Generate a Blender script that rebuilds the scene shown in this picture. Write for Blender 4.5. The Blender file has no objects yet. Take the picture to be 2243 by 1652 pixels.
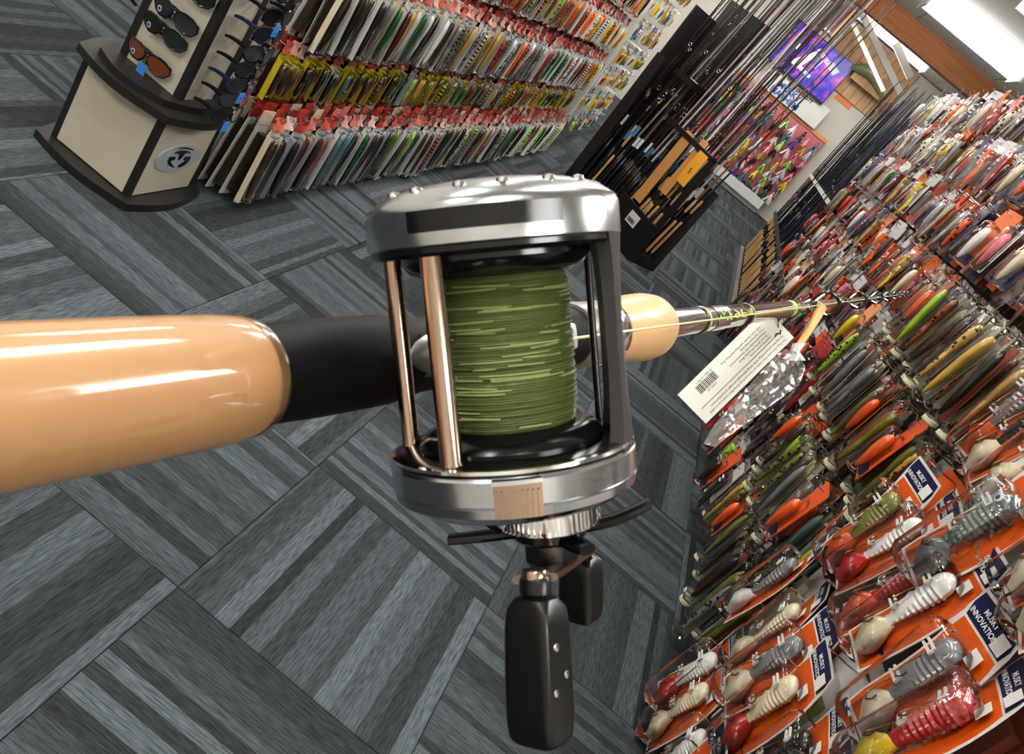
import bpy, bmesh, math, random
from mathutils import Vector, Matrix

random.seed(7)
R = random.Random(11)
sc = bpy.context.scene
C = sc.collection
PI = math.pi

# ------------------------------------------------------------------ camera
CAM = Vector((0, 0, 1.5))
FPX, PCX, PCY = 1786.7, 1121.5, 826.0
PITCH, ROLL = math.radians(24.41), math.radians(39.82)
FWD = Vector((0, math.cos(PITCH), -math.sin(PITCH)))
_r = Vector((1, 0, 0)); _u = Vector((0, math.sin(PITCH), math.cos(PITCH)))
CR = _r * math.cos(ROLL) + _u * math.sin(ROLL)
CU = -_r * math.sin(ROLL) + _u * math.cos(ROLL)
cd = bpy.data.cameras.new('camera'); cam = bpy.data.objects.new('camera', cd); C.objects.link(cam)
cam.matrix_world = Matrix(((CR.x, CU.x, -FWD.x, CAM.x), (CR.y, CU.y, -FWD.y, CAM.y), (CR.z, CU.z, -FWD.z, CAM.z), (0, 0, 0, 1)))
cd.sensor_width = 36; cd.lens = FPX / 2243 * 36; cd.clip_start = .005; cd.clip_end = 100
cd.dof.use_dof = True; cd.dof.focus_distance = 2.2; cd.dof.aperture_fstop = 64
sc.camera = cam

# ------------------------------------------------------------------ world, exposure
w = bpy.data.worlds.new('world'); sc.world = w; w.use_nodes = True
w.node_tree.nodes['Background'].inputs[0].default_value = (.9, .95, 1, 1)
w.node_tree.nodes['Background'].inputs[1].default_value = .12
sc.view_settings.view_transform = 'Standard'
sc.view_settings.look = 'None'
sc.view_settings.exposure = 0.97
sc.view_settings.gamma = 1
sc.view_settings.use_curve_mapping = False
sc.cycles.use_denoising = True
sc.cycles.transparent_max_bounces = 12
sc.cycles.max_bounces = 4; sc.cycles.diffuse_bounces = 2; sc.cycles.glossy_bounces = 3; sc.cycles.transmission_bounces = 2
sc.cycles.caustics_reflective = False; sc.cycles.caustics_refractive = False
sc.cycles.light_sampling_threshold = .03
sc.cycles.use_adaptive_sampling = True; sc.cycles.adaptive_threshold = .09; sc.cycles.adaptive_min_samples = 12
LAMP = 11.0        # strength of the ceiling tubes

# ------------------------------------------------------------------ measuring helpers
def ray(px, py): return FWD + CR * ((px - PCX) / FPX) - CU * ((py - PCY) / FPX)
def CP(px, py, z): return CAM + ray(px, py) * z
def hitx(px, py, X): q = ray(px, py); return CAM + q * ((X - CAM.x) / q.x)
def hity(px, py, Y): q = ray(px, py); return CAM + q * ((Y - CAM.y) / q.y)
def hitz(px, py, Z): q = ray(px, py); return CAM + q * ((Z - CAM.z) / q.z)
def proj(P):
    v = Vector(P) - CAM; z = v.dot(FWD)
    return (PCX + FPX * v.dot(CR) / z, PCY - FPX * v.dot(CU) / z) if z > .05 else (-9999, -9999)
def inview(P, m=170):
    x, y = proj(P); return -m < x < 2243 + m and -m < y < 1652 + m

# ------------------------------------------------------------------ materials
def srgb(r, g, b):
    f = lambda c: (c / 255 / 12.92) if c <= 10 else ((c / 255 + .055) / 1.055) ** 2.4
    return (f(r), f(g), f(b), 1)
MATS = {}
def M(name, col=(.8, .8, .8, 1), rough=.5, metal=0, var=.12, scale=30, bump=0, coat=0, objcol=False, spec=.5, sub=0, stretch=None):
    if name in MATS: return MATS[name]
    m = bpy.data.materials.new(name); m.use_nodes = True; nt = m.node_tree; N = nt.nodes; L = nt.links
    b = N['Principled BSDF']
    b.inputs['Roughness'].default_value = rough; b.inputs['Metallic'].default_value = metal
    b.inputs['Coat Weight'].default_value = coat; b.inputs['Coat Roughness'].default_value = .06
    b.inputs['Specular IOR Level'].default_value = spec
    tc = N.new('ShaderNodeTexCoord'); nz = N.new('ShaderNodeTexNoise')
    nz.inputs['Scale'].default_value = scale; nz.inputs['Detail'].default_value = 4
    if stretch:
        mp = N.new('ShaderNodeMapping'); mp.inputs['Scale'].default_value = stretch
        L.new(tc.outputs['Object'], mp.inputs[0]); L.new(mp.outputs[0], nz.inputs['Vector'])
    else: L.new(tc.outputs['Object'], nz.inputs['Vector'])
    mr = N.new('ShaderNodeMapRange'); mr.inputs[3].default_value = 1 - var; mr.inputs[4].default_value = 1 + var
    L.new(nz.outputs['Fac'], mr.inputs[0])
    hs = N.new('ShaderNodeHueSaturation'); L.new(mr.outputs[0], hs.inputs['Value'])
    if objcol:
        oi = N.new('ShaderNodeObjectInfo'); L.new(oi.outputs['Color'], hs.inputs['Color'])
    else: hs.inputs['Color'].default_value = col
    L.new(hs.outputs[0], b.inputs['Base Color'])
    if bump:
        bp = N.new('ShaderNodeBump'); bp.inputs['Strength'].default_value = bump; bp.inputs['Distance'].default_value = .002
        L.new(nz.outputs['Fac'], bp.inputs['Height']); L.new(bp.outputs[0], b.inputs['Normal'])
    MATS[name] = m; return m

def clear_mat(name, tint=(1, 1, 1, 1), base=.06, rough=.08, bump=0.0, ior=1.3):
    m = bpy.data.materials.new(name); m.use_nodes = True; nt = m.node_tree; N = nt.nodes; L = nt.links
    N.remove(N['Principled BSDF']); out = N['Material Output']
    tr = N.new('ShaderNodeBsdfTransparent'); tr.inputs[0].default_value = tint
    gl = N.new('ShaderNodeBsdfGlossy'); gl.inputs['Roughness'].default_value = rough; gl.inputs[0].default_value = (1, 1, 1, 1)
    fr = N.new('ShaderNodeFresnel'); fr.inputs[0].default_value = ior
    ad = N.new('ShaderNodeMath'); ad.operation = 'ADD'; ad.inputs[1].default_value = base; ad.use_clamp = True
    mx = N.new('ShaderNodeMixShader')
    L.new(fr.outputs[0], ad.inputs[0]); L.new(ad.outputs[0], mx.inputs[0]); L.new(tr.outputs[0], mx.inputs[1]); L.new(gl.outputs[0], mx.inputs[2])
    if bump:
        tc = N.new('ShaderNodeTexCoord'); nz = N.new('ShaderNodeTexNoise'); nz.inputs['Scale'].default_value = 45
        bp = N.new('ShaderNodeBump'); bp.inputs['Strength'].default_value = bump; bp.inputs['Distance'].default_value = .004
        L.new(tc.outputs['Object'], nz.inputs[0]); L.new(nz.outputs[0], bp.inputs['Height']); L.new(bp.outputs[0], gl.inputs['Normal']); 
    L.new(mx.outputs[0], out.inputs[0]); MATS[name] = m; return m

def emit_mat(name, col, s):
    m = bpy.data.materials.new(name); m.use_nodes = True; b = m.node_tree.nodes['Principled BSDF']
    b.inputs['Base Color'].default_value = (.8, .8, .8, 1); b.inputs['Emission Color'].default_value = col; b.inputs['Emission Strength'].default_value = s
    MATS[name] = m; return m

def lure_mat(name, kind):
    """object-coloured paint: plain with a pale belly, barred, or spotted"""
    m = bpy.data.materials.new(name); m.use_nodes = True; nt = m.node_tree; N = nt.nodes; L = nt.links
    b = N['Principled BSDF']; b.inputs['Roughness'].default_value = .22; b.inputs['Coat Weight'].default_value = .6; b.inputs['Coat Roughness'].default_value = .05
    oi = N.new('ShaderNodeObjectInfo'); tc = N.new('ShaderNodeTexCoord')
    if kind == 'plain':
        nz = N.new('ShaderNodeTexNoise'); nz.inputs['Scale'].default_value = 22
        rp = N.new('ShaderNodeMapRange'); rp.inputs[3].default_value = .7; rp.inputs[4].default_value = 1.3; L.new(nz.outputs[0], rp.inputs[0])
        hs = N.new('ShaderNodeHueSaturation'); L.new(oi.outputs['Color'], hs.inputs['Color']); L.new(rp.outputs[0], hs.inputs['Value'])
        L.new(tc.outputs['Object'], nz.inputs[0]); L.new(hs.outputs[0], b.inputs['Base Color'])
    elif kind == 'bars':
        wv = N.new('ShaderNodeTexWave'); wv.bands_direction = 'Z'; wv.inputs['Scale'].default_value = 14; wv.inputs['Distortion'].default_value = 2
        cr = N.new('ShaderNodeValToRGB'); cr.color_ramp.interpolation = 'CONSTANT'; cr.color_ramp.elements[1].position = .58
        mx = N.new('ShaderNodeMix'); mx.data_type = 'RGBA'; mx.inputs[7].default_value = (.012, .012, .01, 1)
        L.new(tc.outputs['Object'], wv.inputs[0]); L.new(wv.outputs['Fac'], cr.inputs[0]); L.new(cr.outputs[0], mx.inputs[0])
        L.new(oi.outputs['Color'], mx.inputs[6]); L.new(mx.outputs[2], b.inputs['Base Color'])
    else:
        vo = N.new('ShaderNodeTexVoronoi'); vo.inputs['Scale'].default_value = 55
        cr = N.new('ShaderNodeValToRGB'); cr.color_ramp.interpolation = 'CONSTANT'; cr.color_ramp.elements[0].color = (1, 1, 1, 1); cr.color_ramp.elements[1].color = (0, 0, 0, 1); cr.color_ramp.elements[1].position = .33
        mx = N.new('ShaderNodeMix'); mx.data_type = 'RGBA'; mx.inputs[7].default_value = (.015, .012, .01, 1)
        L.new(tc.outputs['Object'], vo.inputs[0]); L.new(vo.outputs['Distance'], cr.inputs[0]); L.new(cr.outputs[0], mx.inputs[0])
        L.new(oi.outputs['Color'], mx.inputs[6]); L.new(mx.outputs[2], b.inputs['Base Color'])
    MATS[name] = m; return m

def carpet_mat():
    m = bpy.data.materials.new('striped_carpet'); m.use_nodes = True; nt = m.node_tree; N = nt.nodes; L = nt.links
    b = N['Principled BSDF']; b.inputs['Roughness'].default_value = .95; b.inputs['Specular IOR Level'].default_value = .2
    tc = N.new('ShaderNodeTexCoord'); oi = N.new('ShaderNodeObjectInfo'); sx = N.new('ShaderNodeSeparateXYZ'); L.new(tc.outputs['Object'], sx.inputs[0])
    ad = N.new('ShaderNodeMath'); ad.operation = 'MULTIPLY_ADD'; ad.inputs[1].default_value = 40; L.new(oi.outputs['Random'], ad.inputs[0]); L.new(sx.outputs['Y'], ad.inputs[2])
    vo = N.new('ShaderNodeTexVoronoi'); vo.voronoi_dimensions = '1D'; vo.inputs['Scale'].default_value = 27; L.new(ad.outputs[0], vo.inputs['W'])
    cr = N.new('ShaderNodeValToRGB'); e = cr.color_ramp.elements
    e[0].color = (.016, .0180, .0195, 1); e[1].color = (.096, .115, .126, 1)
    e.new(.35).color = (.030, .035, .038, 1); e.new(.7).color = (.062, .075, .082, 1)
    L.new(vo.outputs['Color'], cr.inputs[0])
    # fine dashes of pale yarn along the stripes
    cx = N.new('ShaderNodeCombineXYZ'); m1 = N.new('ShaderNodeMath'); m1.operation = 'MULTIPLY'; m1.inputs[1].default_value = 22
    m2 = N.new('ShaderNodeMath'); m2.operation = 'MULTIPLY'; m2.inputs[1].default_value = 260
    L.new(sx.outputs['X'], m1.inputs[0]); L.new(ad.outputs[0], m2.inputs[0]); L.new(m1.outputs[0], cx.inputs[0]); L.new(m2.outputs[0], cx.inputs[1])
    nz = N.new('ShaderNodeTexNoise'); nz.inputs['Scale'].default_value = 1; nz.inputs['Detail'].default_value = 2; L.new(cx.outputs[0], nz.inputs[0])
    r2 = N.new('ShaderNodeMapRange'); r2.inputs[1].default_value = .3; r2.inputs[2].default_value = .75; r2.inputs[3].default_value = .55; r2.inputs[4].default_value = 1.8; L.new(nz.outputs['Fac'], r2.inputs[0])
    hs = N.new('ShaderNodeHueSaturation'); L.new(cr.outputs[0], hs.inputs['Color']); L.new(r2.outputs[0], hs.inputs['Value'])
    L.new(hs.outputs[0], b.inputs['Base Color'])
    bp = N.new('ShaderNodeBump'); bp.inputs['Strength'].default_value = .35; bp.inputs['Distance'].default_value = .002
    L.new(nz.outputs['Fac'], bp.inputs['Height']); L.new(bp.outputs[0], b.inputs['Normal'])
    return m

def screen_mat():
    m = bpy.data.materials.new('screen_picture'); m.use_nodes = True; nt = m.node_tree; N = nt.nodes; L = nt.links
    b = N['Principled BSDF']; b.inputs['Base Color'].default_value = (.01, .01, .02, 1); b.inputs['Roughness'].default_value = .15
    tc = N.new('ShaderNodeTexCoord'); nz = N.new('ShaderNodeTexNoise'); nz.inputs['Scale'].default_value = 5.2; nz.inputs['Detail'].default_value = 3; nz.inputs['Distortion'].default_value = .6
    L.new(tc.outputs['Object'], nz.inputs[0])
    cr = N.new('ShaderNodeValToRGB'); e = cr.color_ramp.elements
    e[0].position = .3; e[0].color = (.004, .0, .07, 1); e[1].position = .75; e[1].color = (.5, .12, .3, 1)
    e.new(.42).color = (.012, .005, .28, 1); e.new(.5).color = (.06, .012, .36, 1); e.new(.6).color = (.26, .02, .26, 1)
    L.new(nz.outputs['Fac'], cr.inputs[0]); L.new(cr.outputs[0], b.inputs['Emission Color']); b.inputs['Emission Strength'].default_value = 1.0
    return m

def wood_mat(name, c1, c2, sc_=(2, 30, 30), rough=.6):
    m = bpy.data.materials.new(name); m.use_nodes = True; nt = m.node_tree; N = nt.nodes; L = nt.links
    b = N['Principled BSDF']; b.inputs['Roughness'].default_value = rough
    tc = N.new('ShaderNodeTexCoord'); mp = N.new('ShaderNodeMapping'); mp.inputs['Scale'].default_value = sc_
    nz = N.new('ShaderNodeTexNoise'); nz.inputs['Scale'].default_value = 1; nz.inputs['Detail'].default_value = 6; nz.inputs['Distortion'].default_value = .8
    cr = N.new('ShaderNodeValToRGB'); cr.color_ramp.elements[0].position = .3; cr.color_ramp.elements[1].position = .7; cr.color_ramp.elements[0].color = c1; cr.color_ramp.elements[1].color = c2
    L.new(tc.outputs['Object'], mp.inputs[0]); L.new(mp.outputs[0], nz.inputs[0]); L.new(nz.outputs[0], cr.inputs[0]); L.new(cr.outputs[0], b.inputs['Base Color'])
    MATS[name] = m; return m

def dots_mat(name, col, hole, pitch, size, axes=(0, 2), rough=.5):
    """perforated sheet: small dark holes on a square pitch"""
    m = bpy.data.materials.new(name); m.use_nodes = True; nt = m.node_tree; N = nt.nodes; L = nt.links
    b = N['Principled BSDF']; b.inputs['Roughness'].default_value = rough
    tc = N.new('ShaderNodeTexCoord'); sx = N.new('ShaderNodeSeparateXYZ'); L.new(tc.outputs['Object'], sx.inputs[0]); acc = []
    for a in axes:
        d = N.new('ShaderNodeMath'); d.operation = 'MULTIPLY'; d.inputs[1].default_value = 1 / pitch; L.new(sx.outputs[a], d.inputs[0])
        f = N.new('ShaderNodeMath'); f.operation = 'FRACT'; L.new(d.outputs[0], f.inputs[0])
        s = N.new('ShaderNodeMath'); s.operation = 'SUBTRACT'; s.inputs[1].default_value = .5; L.new(f.outputs[0], s.inputs[0])
        q = N.new('ShaderNodeMath'); q.operation = 'MULTIPLY'; L.new(s.outputs[0], q.inputs[0]); L.new(s.outputs[0], q.inputs[1]); acc.append(q)
    ad = N.new('ShaderNodeMath'); L.new(acc[0].outputs[0], ad.inputs[0]); L.new(acc[1].outputs[0], ad.inputs[1])
    lt = N.new('ShaderNodeMath'); lt.operation = 'LESS_THAN'; lt.inputs[1].default_value = (size / pitch / 2) ** 2; L.new(ad.outputs[0], lt.inputs[0])
    mx = N.new('ShaderNodeMix'); mx.data_type = 'RGBA'; mx.inputs[6].default_value = col; mx.inputs[7].default_value = hole
    L.new(lt.outputs[0], mx.inputs[0]); L.new(mx.outputs[2], b.inputs['Base Color']); MATS[name] = m; return m

# ------------------------------------------------------------------ mesh helpers
class MB:
    def __init__(s): s.v = []; s.f = []; s.m = []
    def add(s, vs, fs, mi=0):
        o = len(s.v); s.v += [tuple(x) for x in vs]; s.f += [tuple(i + o for i in f) for f in fs]; s.m += [mi] * len(fs); return s
    def box(s, x0, x1, y0, y1, z0, z1, mat=None, mi=0):
        vs = [Vector((x, y, z)) for z in (z0, z1) for y in (y0, y1) for x in (x0, x1)]
        if mat: vs = [mat @ p for p in vs]
        return s.add(vs, [(0, 2, 3, 1), (4, 5, 7, 6), (0, 1, 5, 4), (2, 6, 7, 3), (0, 4, 6, 2), (1, 3, 7, 5)], mi)
    def lathe(s, prof, n=32, cap=True, mat=None, mi=0):
        vs = []; fs = []
        for r, z in prof:
            for k in range(n):
                a = 2 * PI * k / n; p = Vector((r * math.cos(a), r * math.sin(a), z)); vs.append(mat @ p if mat else p)
        for i in range(len(prof) - 1):
            for k in range(n):
                k2 = (k + 1) % n; fs.append((i * n + k, i * n + k2, (i + 1) * n + k2, (i + 1) * n + k))
        if cap: fs.append(tuple(range(n - 1, -1, -1))); fs.append(tuple((len(prof) - 1) * n + k for k in range(n)))
        return s.add(vs, fs, mi)
    def tube(s, pts, r, n=6, closed=False, mi=0):
        pts = [Vector(p) for p in pts]; m = len(pts); vs = []; fs = []; up = None
        for i, p in enumerate(pts):
            a = pts[(i - 1) % m] if (closed or i > 0) else p; b = pts[(i + 1) % m] if (closed or i < m - 1) else p
            t = (b - a).normalized()
            if up is None: up = Vector((0, 0, 1)) if abs(t.z) < .9 else Vector((1, 0, 0))
            u = (up - t * up.dot(t)).normalized(); v = t.cross(u); up = u
            rr = r[i] if isinstance(r, (list, tuple)) else r
            for k in range(n):
                q = 2 * PI * k / n; vs.append(p + u * (rr * math.cos(q)) + v * (rr * math.sin(q)))
        for i in range(m if closed else m - 1):
            j = (i + 1) % m
            for k in range(n): k2 = (k + 1) % n; fs.append((i * n + k, i * n + k2, j * n + k2, j * n + k))
        if not closed: fs.append(tuple(range(n - 1, -1, -1))); fs.append(tuple((m - 1) * n + k for k in range(n)))
        return s.add(vs, fs, mi)
    def loft(s, secs, n=12, e=2.0, mi=0):
        """secs: (centre, u, v) half-axis vectors; superellipse of power e"""
        vs = []; fs = []; m = len(secs)
        for c, u, v in secs:
            c = Vector(c); u = Vector(u); v = Vector(v)
            for k in range(n):
                a = 2 * PI * k / n; cs, sn = math.cos(a), math.sin(a)
                vs.append(c + u * (math.copysign(abs(cs) ** (2 / e), cs)) + v * (math.copysign(abs(sn) ** (2 / e), sn)))
        for i in range(m - 1):
            for k in range(n): k2 = (k + 1) % n; fs.append((i * n + k, i * n + k2, (i + 1) * n + k2, (i + 1) * n + k))
        fs.append(tuple(range(n - 1, -1, -1))); fs.append(tuple((m - 1) * n + k for k in range(n)))
        return s.add(vs, fs, mi)
    def prism(s, poly, a, b, f, mi=0):
        """poly of (p,q) extruded between a and b; f(p,q,h) -> point"""
        n = len(poly); vs = [f(p, q, a) for p, q in poly] + [f(p, q, b) for p, q in poly]
        fs = [tuple(range(n - 1, -1, -1)), tuple(range(n, 2 * n))] + [(k, (k + 1) % n, n + (k + 1) % n, n + k) for k in range(n)]
        return s.add(vs, fs, mi)
    def mesh(s, name, smooth=False, ang=40):
        me = bpy.data.meshes.new(name); me.from_pydata(s.v, [], s.f)
        if any(s.m): me.polygons.foreach_set('material_index', s.m)
        bm = bmesh.new(); bm.from_mesh(me); bmesh.ops.recalc_face_normals(bm, faces=bm.faces); bm.to_mesh(me); bm.free()
        if smooth:
            me.polygons.foreach_set('use_smooth', [True] * len(me.polygons)); me.set_sharp_from_angle(angle=math.radians(ang))
        me.update(); return me

def obj(name, me, mat=None, parent=None, loc=None, rot=None, color=None, mw=None, smooth=True, ang=40, scale=None):
    if isinstance(me, MB): me = me.mesh(name, smooth, ang)
    o = bpy.data.objects.new(name, me); C.objects.link(o)
    if mat is not None:
        mats = mat if isinstance(mat, (list, tuple)) else [mat]
        if not me.materials:
            for q in mats: me.materials.append(q)
        elif me.materials[0] is not mats[0]:
            o.material_slots[0].link = 'OBJECT'; o.material_slots[0].material = mats[0]
    if parent: o.parent = parent
    if loc is not None: o.location = loc
    if rot is not None: o.rotation_euler = rot
    if scale is not None: o.scale = scale
    if mw is not None: o.matrix_world = mw
    if color is not None: o.color = color
    return o
def tag(o, label=None, cat=None, group=None, kind=None):
    if label: o['label'] = label
    if cat: o['category'] = cat
    if group: o['group'] = group
    if kind: o['kind'] = kind
    return o
def thing(name, label, cat, loc=(0, 0, 0), rot=(0, 0, 0), group=None, mw=None):
    o = bpy.data.objects.new(name, None); C.objects.link(o); o.empty_display_size = .02
    o.location = loc; o.rotation_euler = rot
    if mw is not None: o.matrix_world = mw
    return tag(o, label, cat, group)
def ordn(n): return '%d%s' % (n, 'th' if 10 <= n % 100 <= 20 else {1: 'st', 2: 'nd', 3: 'rd'}.get(n % 10, 'th'))
def text_mesh(s, size, align='LEFT', ext=0.0, spacing=1.0, bold=0.0):
    cu = bpy.data.curves.new('txt', 'FONT'); cu.body = s; cu.size = size; cu.align_x = align; cu.extrude = ext; cu.resolution_u = 2; cu.space_line = spacing; cu.offset = bold
    o = bpy.data.objects.new('txt', cu); C.objects.link(o); bpy.context.view_layer.update()
    me = bpy.data.meshes.new_from_object(o.evaluated_get(bpy.context.evaluated_depsgraph_get()))
    bpy.data.objects.remove(o); bpy.data.curves.remove(cu); return me
def frame_mat(o, x, y, z): 
    return Matrix(((x.x, y.x, z.x, o.x), (x.y, y.y, z.y, o.y), (x.z, y.z, z.z, o.z), (0, 0, 0, 1)))

# ================================================================== the setting
m_white = M('white_paint', srgb(225, 225, 220), .6, var=.04, scale=6)
m_cream = M('cream_wall', srgb(214, 208, 196), .7, var=.05, scale=5)
m_black = M('black_plastic', srgb(22, 21, 22), .42, var=.2)
m_blackg = M('black_gloss', srgb(12, 12, 13), .18, var=.2)
m_steel = M('bright_steel', (.75, .75, .76, 1), .22, 1, var=.08)
m_navy = M('navy_print', srgb(22, 26, 70), .4, var=.15)
m_objc = M('coloured_plastic', objcol=True, rough=.35, var=.15)
m_card = M('coloured_card', objcol=True, rough=.5, var=.06, coat=.25)
m_clear = clear_mat('clear_plastic', base=.02, rough=.06, bump=.25, ior=1.28)
m_bag = clear_mat('crinkled_clear_bag', tint=(.93, .93, .94, 1), base=.10, rough=.12, bump=.9)
m_lp, m_lb, m_ls = lure_mat('lure_paint', 'plain'), lure_mat('lure_paint_barred', 'bars'), lure_mat('lure_paint_spotted', 'spots')

fl = obj('floor', MB().box(-5, 4, -2, 16.3, -.06, -.006), M('carpet_backing', srgb(30, 32, 34), .95)); tag(fl, kind='structure')
TS = .645; m_carpet = carpet_mat()
tm = MB(); g = .0012; h = TS / 2 - g
tm.add([(-h, -h, -.006), (h, -h, -.006), (h, h, -.006), (-h, h, -.006), (-h, -h, -.0015), (h, -h, -.0015), (h, h, -.0015), (-h, h, -.0015),
        (-h + .003, -h + .003, 0), (h - .003, -h + .003, 0), (h - .003, h - .003, 0), (-h + .003, h - .003, 0)],
       [(0, 1, 5, 4), (1, 2, 6, 5), (2, 3, 7, 6), (3, 0, 4, 7), (4, 5, 9, 8), (5, 6, 10, 9), (6, 7, 11, 10), (7, 4, 8, 11), (8, 9, 10, 11)])
tme = tm.mesh('carpet_tile')
for i in range(-7, 6):
    for j in range(-2, 24):
        x = -.27 + TS * (i + .5); y = 1.30 + TS * (j + .5)
        if any(inview((x + a * h, y + b * h, 0), 120) for a in (-1, 0, 1) for b in (-1, 0, 1)):
            obj('carpet_tile', tme, m_carpet, fl, (x, y, 0), (0, 0, PI / 2 if (i + j) % 2 == 0 else 0))

tag(obj('wall_back', MB().box(-5, 4, 16.2, 16.3, 0, 3.5), m_cream), kind='structure')
wb = bpy.data.objects['wall_back']
tag(obj('wall_left', MB().box(-5.1, -5, -2, 16.3, 0, 3.5), m_cream), kind='structure')
tag(obj('wall_right', MB().box(4, 4.1, -2, 16.3, 0, 3.5), m_cream), kind='structure')
tag(obj('wall_front', MB().box(-5, 4, -2.1, -2, 0, 3.5), m_cream), kind='structure')
ce = obj('ceiling', MB().box(-5, 4, -2, 16.3, 3.425, 3.5), M('ceiling_grid', srgb(170, 165, 155), .7)); tag(ce, kind='structure')
pm = MB().box(-.605, .605, -.605, .605, -.015, .02).mesh('ceiling_panel')
m_ceil = M('ceiling_panel', srgb(228, 224, 214), .75, var=.04, scale=60, bump=.1)
for i in range(-4, 4):
    for j in range(-2, 13):
        x = .42 + 1.22 * i; y = .55 + 1.22 * j
        if -4.5 < x < 3.6: obj('ceiling_panel', pm, m_ceil, ce, (x, y, 3.415))
m_beam = wood_mat('stained_beam', srgb(150, 84, 38), srgb(176, 106, 52), (2, 25, 25))
tag(obj('trim_1', MB().box(-5, 4, 12.3, 12.52, 3.12, 3.40), m_beam), kind='structure')
# timber cladding high on the back wall
m_plank = wood_mat('pale_plank', srgb(196, 150, 104), srgb(220, 180, 132), (30, 30, 2))
for k in range(9):
    obj('plank', MB().box(.62 + .16 * k, .77 + .16 * k, 16.155, 16.2, 2.42, 3.4), m_plank, wb)
# sloping white struts between the beam and the back wall
def strut(n, a, b, wd, dp):
    a, b = Vector(a), Vector(b); t = (b - a).normalized(); u = Vector((0, 1, 0)); v = t.cross(u).normalized()
    mb = MB(); vs = [p + u * (sx * dp) + v * (sy * wd) for p in (a, b) for sx, sy in ((-1, -1), (1, -1), (1, 1), (-1, 1))]
    mb.add(vs, [(0, 1, 2, 3), (7, 6, 5, 4), (0, 4, 5, 1), (1, 5, 6, 2), (2, 6, 7, 3), (3, 7, 4, 0)])
    tag(obj(n, mb, m_white), kind='structure')
strut('trim_2', hity(1884, 22, 13.9), hity(1972, 205, 13.9), .045, .04)
strut('trim_3', hity(1868, 52, 15.4), hity(1935, 200, 15.4), .035, .03)
strut('trim_4', hity(1962, 95, 13.9), hity(1994, 170, 13.9), .05, .04)

# ceiling lights: housing, lens and end caps
lens = emit_mat('lit_diffuser', (1, .985, .955, 1), LAMP)
hm = MB().box(-.64, .64, -.07, .07, -.02, .035).mesh('housing')
dm = MB(); n = 10; dv = []
for k in range(n + 1):
    a = 2 * PI * k / n
    for sx in (-.62, .62): dv.append((sx, -.24 * math.cos(a), -.085 - .065 * math.sin(a)))
dm.add(dv, [(2 * k, 2 * k + 1, 2 * k + 3, 2 * k + 2) for k in range(n)] + [tuple(range(0, 2 * n + 2, 2)), tuple(range(2 * n + 1, 0, -2))]); dme = dm.mesh('diffuser', True)
em = MB().box(-.012, .012, -.25, .25, -.155, -.015).mesh('end_cap')
def ceiling_light(x, y, label, rz=0):
    t = thing('ceiling_light', label, 'ceiling light', (x, y, 3.365), (0, 0, rz), 'ceiling lights')
    obj('housing', hm, m_white, t); obj('diffuser', dme, lens, t)
    for s in (-1, 1): obj('end_cap', em, m_white, t, (s * .63, 0, 0))
ceiling_light(1.45, 10.3, 'bright ceiling light on the near side of the brown beam')
ceiling_light(1.15, 14.1, 'small bright ceiling light just beyond the brown beam')
for x in (-3.2, -.9, 1.45):
    for y in (-1.0, 1.7, 4.5, 7.3, 10.3, 14.1):
        if x == 1.45 and y > 9: continue
        ceiling_light(x, y, 'ceiling light overhead, above the picture, lighting the aisle', PI / 2 if y < 8 else 0)

# ================================================================== left wall display
TL = -PI / 2 - math.atan(.034)
def LP(u, d, z): return (-1.70 + .034 * u + d, u - .034 * d, z)
PAL = dict(black=(15, 14, 14), brown=(58, 32, 20), maroon=(74, 12, 18), red=(190, 22, 18), copper=(160, 74, 30), slate=(88, 110, 104), blue=(70, 128, 158),
           green=(12, 92, 34), purple=(52, 20, 46), olive=(118, 120, 40), orange=(240, 92, 28), yellow=(226, 196, 30), chartreuse=(168, 214, 40), white=(226, 224, 220),
           gold=(200, 158, 52), grey=(120, 122, 124), silver=(190, 194, 198), pink=(232, 120, 140), lime=(150, 210, 90), violet=(92, 60, 150), cream=(226, 212, 180), navy=(24, 30, 84))
def col(n): return srgb(*PAL[n])
# shared meshes (x along the wall, y out into the aisle, z up; origin at the peg)
def rounded_card(w, L, z0=.0, r=None, t=.0025, y=0.0, n=5):
    r = r or w * .45; pts = []
    for k in range(n + 1): a = PI / 2 * k / n; pts.append((w / 2 - r + r * math.sin(a), z0 - r + r * math.cos(a)))
    q = min(r * .4, .012)
    for k in range(n + 1): a = PI / 2 * k / n; pts.append((w / 2 - q + q * math.cos(a), z0 - L + q - q * math.sin(a)))
    pts += [(-x, z) for x, z in reversed(pts)]
    return MB().prism(pts, y, y + t, lambda p, q_, h_: (p, h_, q_))
def stick_lure(L, wx, wy, z0, y0, n=10, kind=0):
    prof = [(0, .25), (.06, .7), (.18, .95), (.4, 1), (.65, .9), (.85, .66), (.96, .4), (1, .2)] if kind == 0 else [(0, .35), (.05, .85), (.15, 1), (.3, .95), (.45, .8), (.52, .5), (.56, .75), (.8, .65), (.95, .45), (1, .15)]
    return MB().loft([((0, y0 + wy * (.1 * math.sin(6 * t)), z0 - L * t), (wx * s, 0, 0), (0, wy * s, 0)) for t, s in prof], n, 2.2)
def shell(w, L, z0, dpt, n=10, back=False):
    mb = MB().loft([((0, dpt * .5, z0 - L * t), (w / 2 * s, 0, 0), (0, dpt * .55 * s, 0)) for t, s in ((0, .35), (.03, .8), (.08, 1), (.92, 1), (.97, .85), (1, .4))], n, 3.2)
    if not back:   # blisters are open where they are sealed to the card
        mb.f = [f for f in mb.f if sum(mb.v[i][1] for i in f) / len(f) > dpt * .12]; mb.m = [0] * len(mb.f)
    return mb
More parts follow.
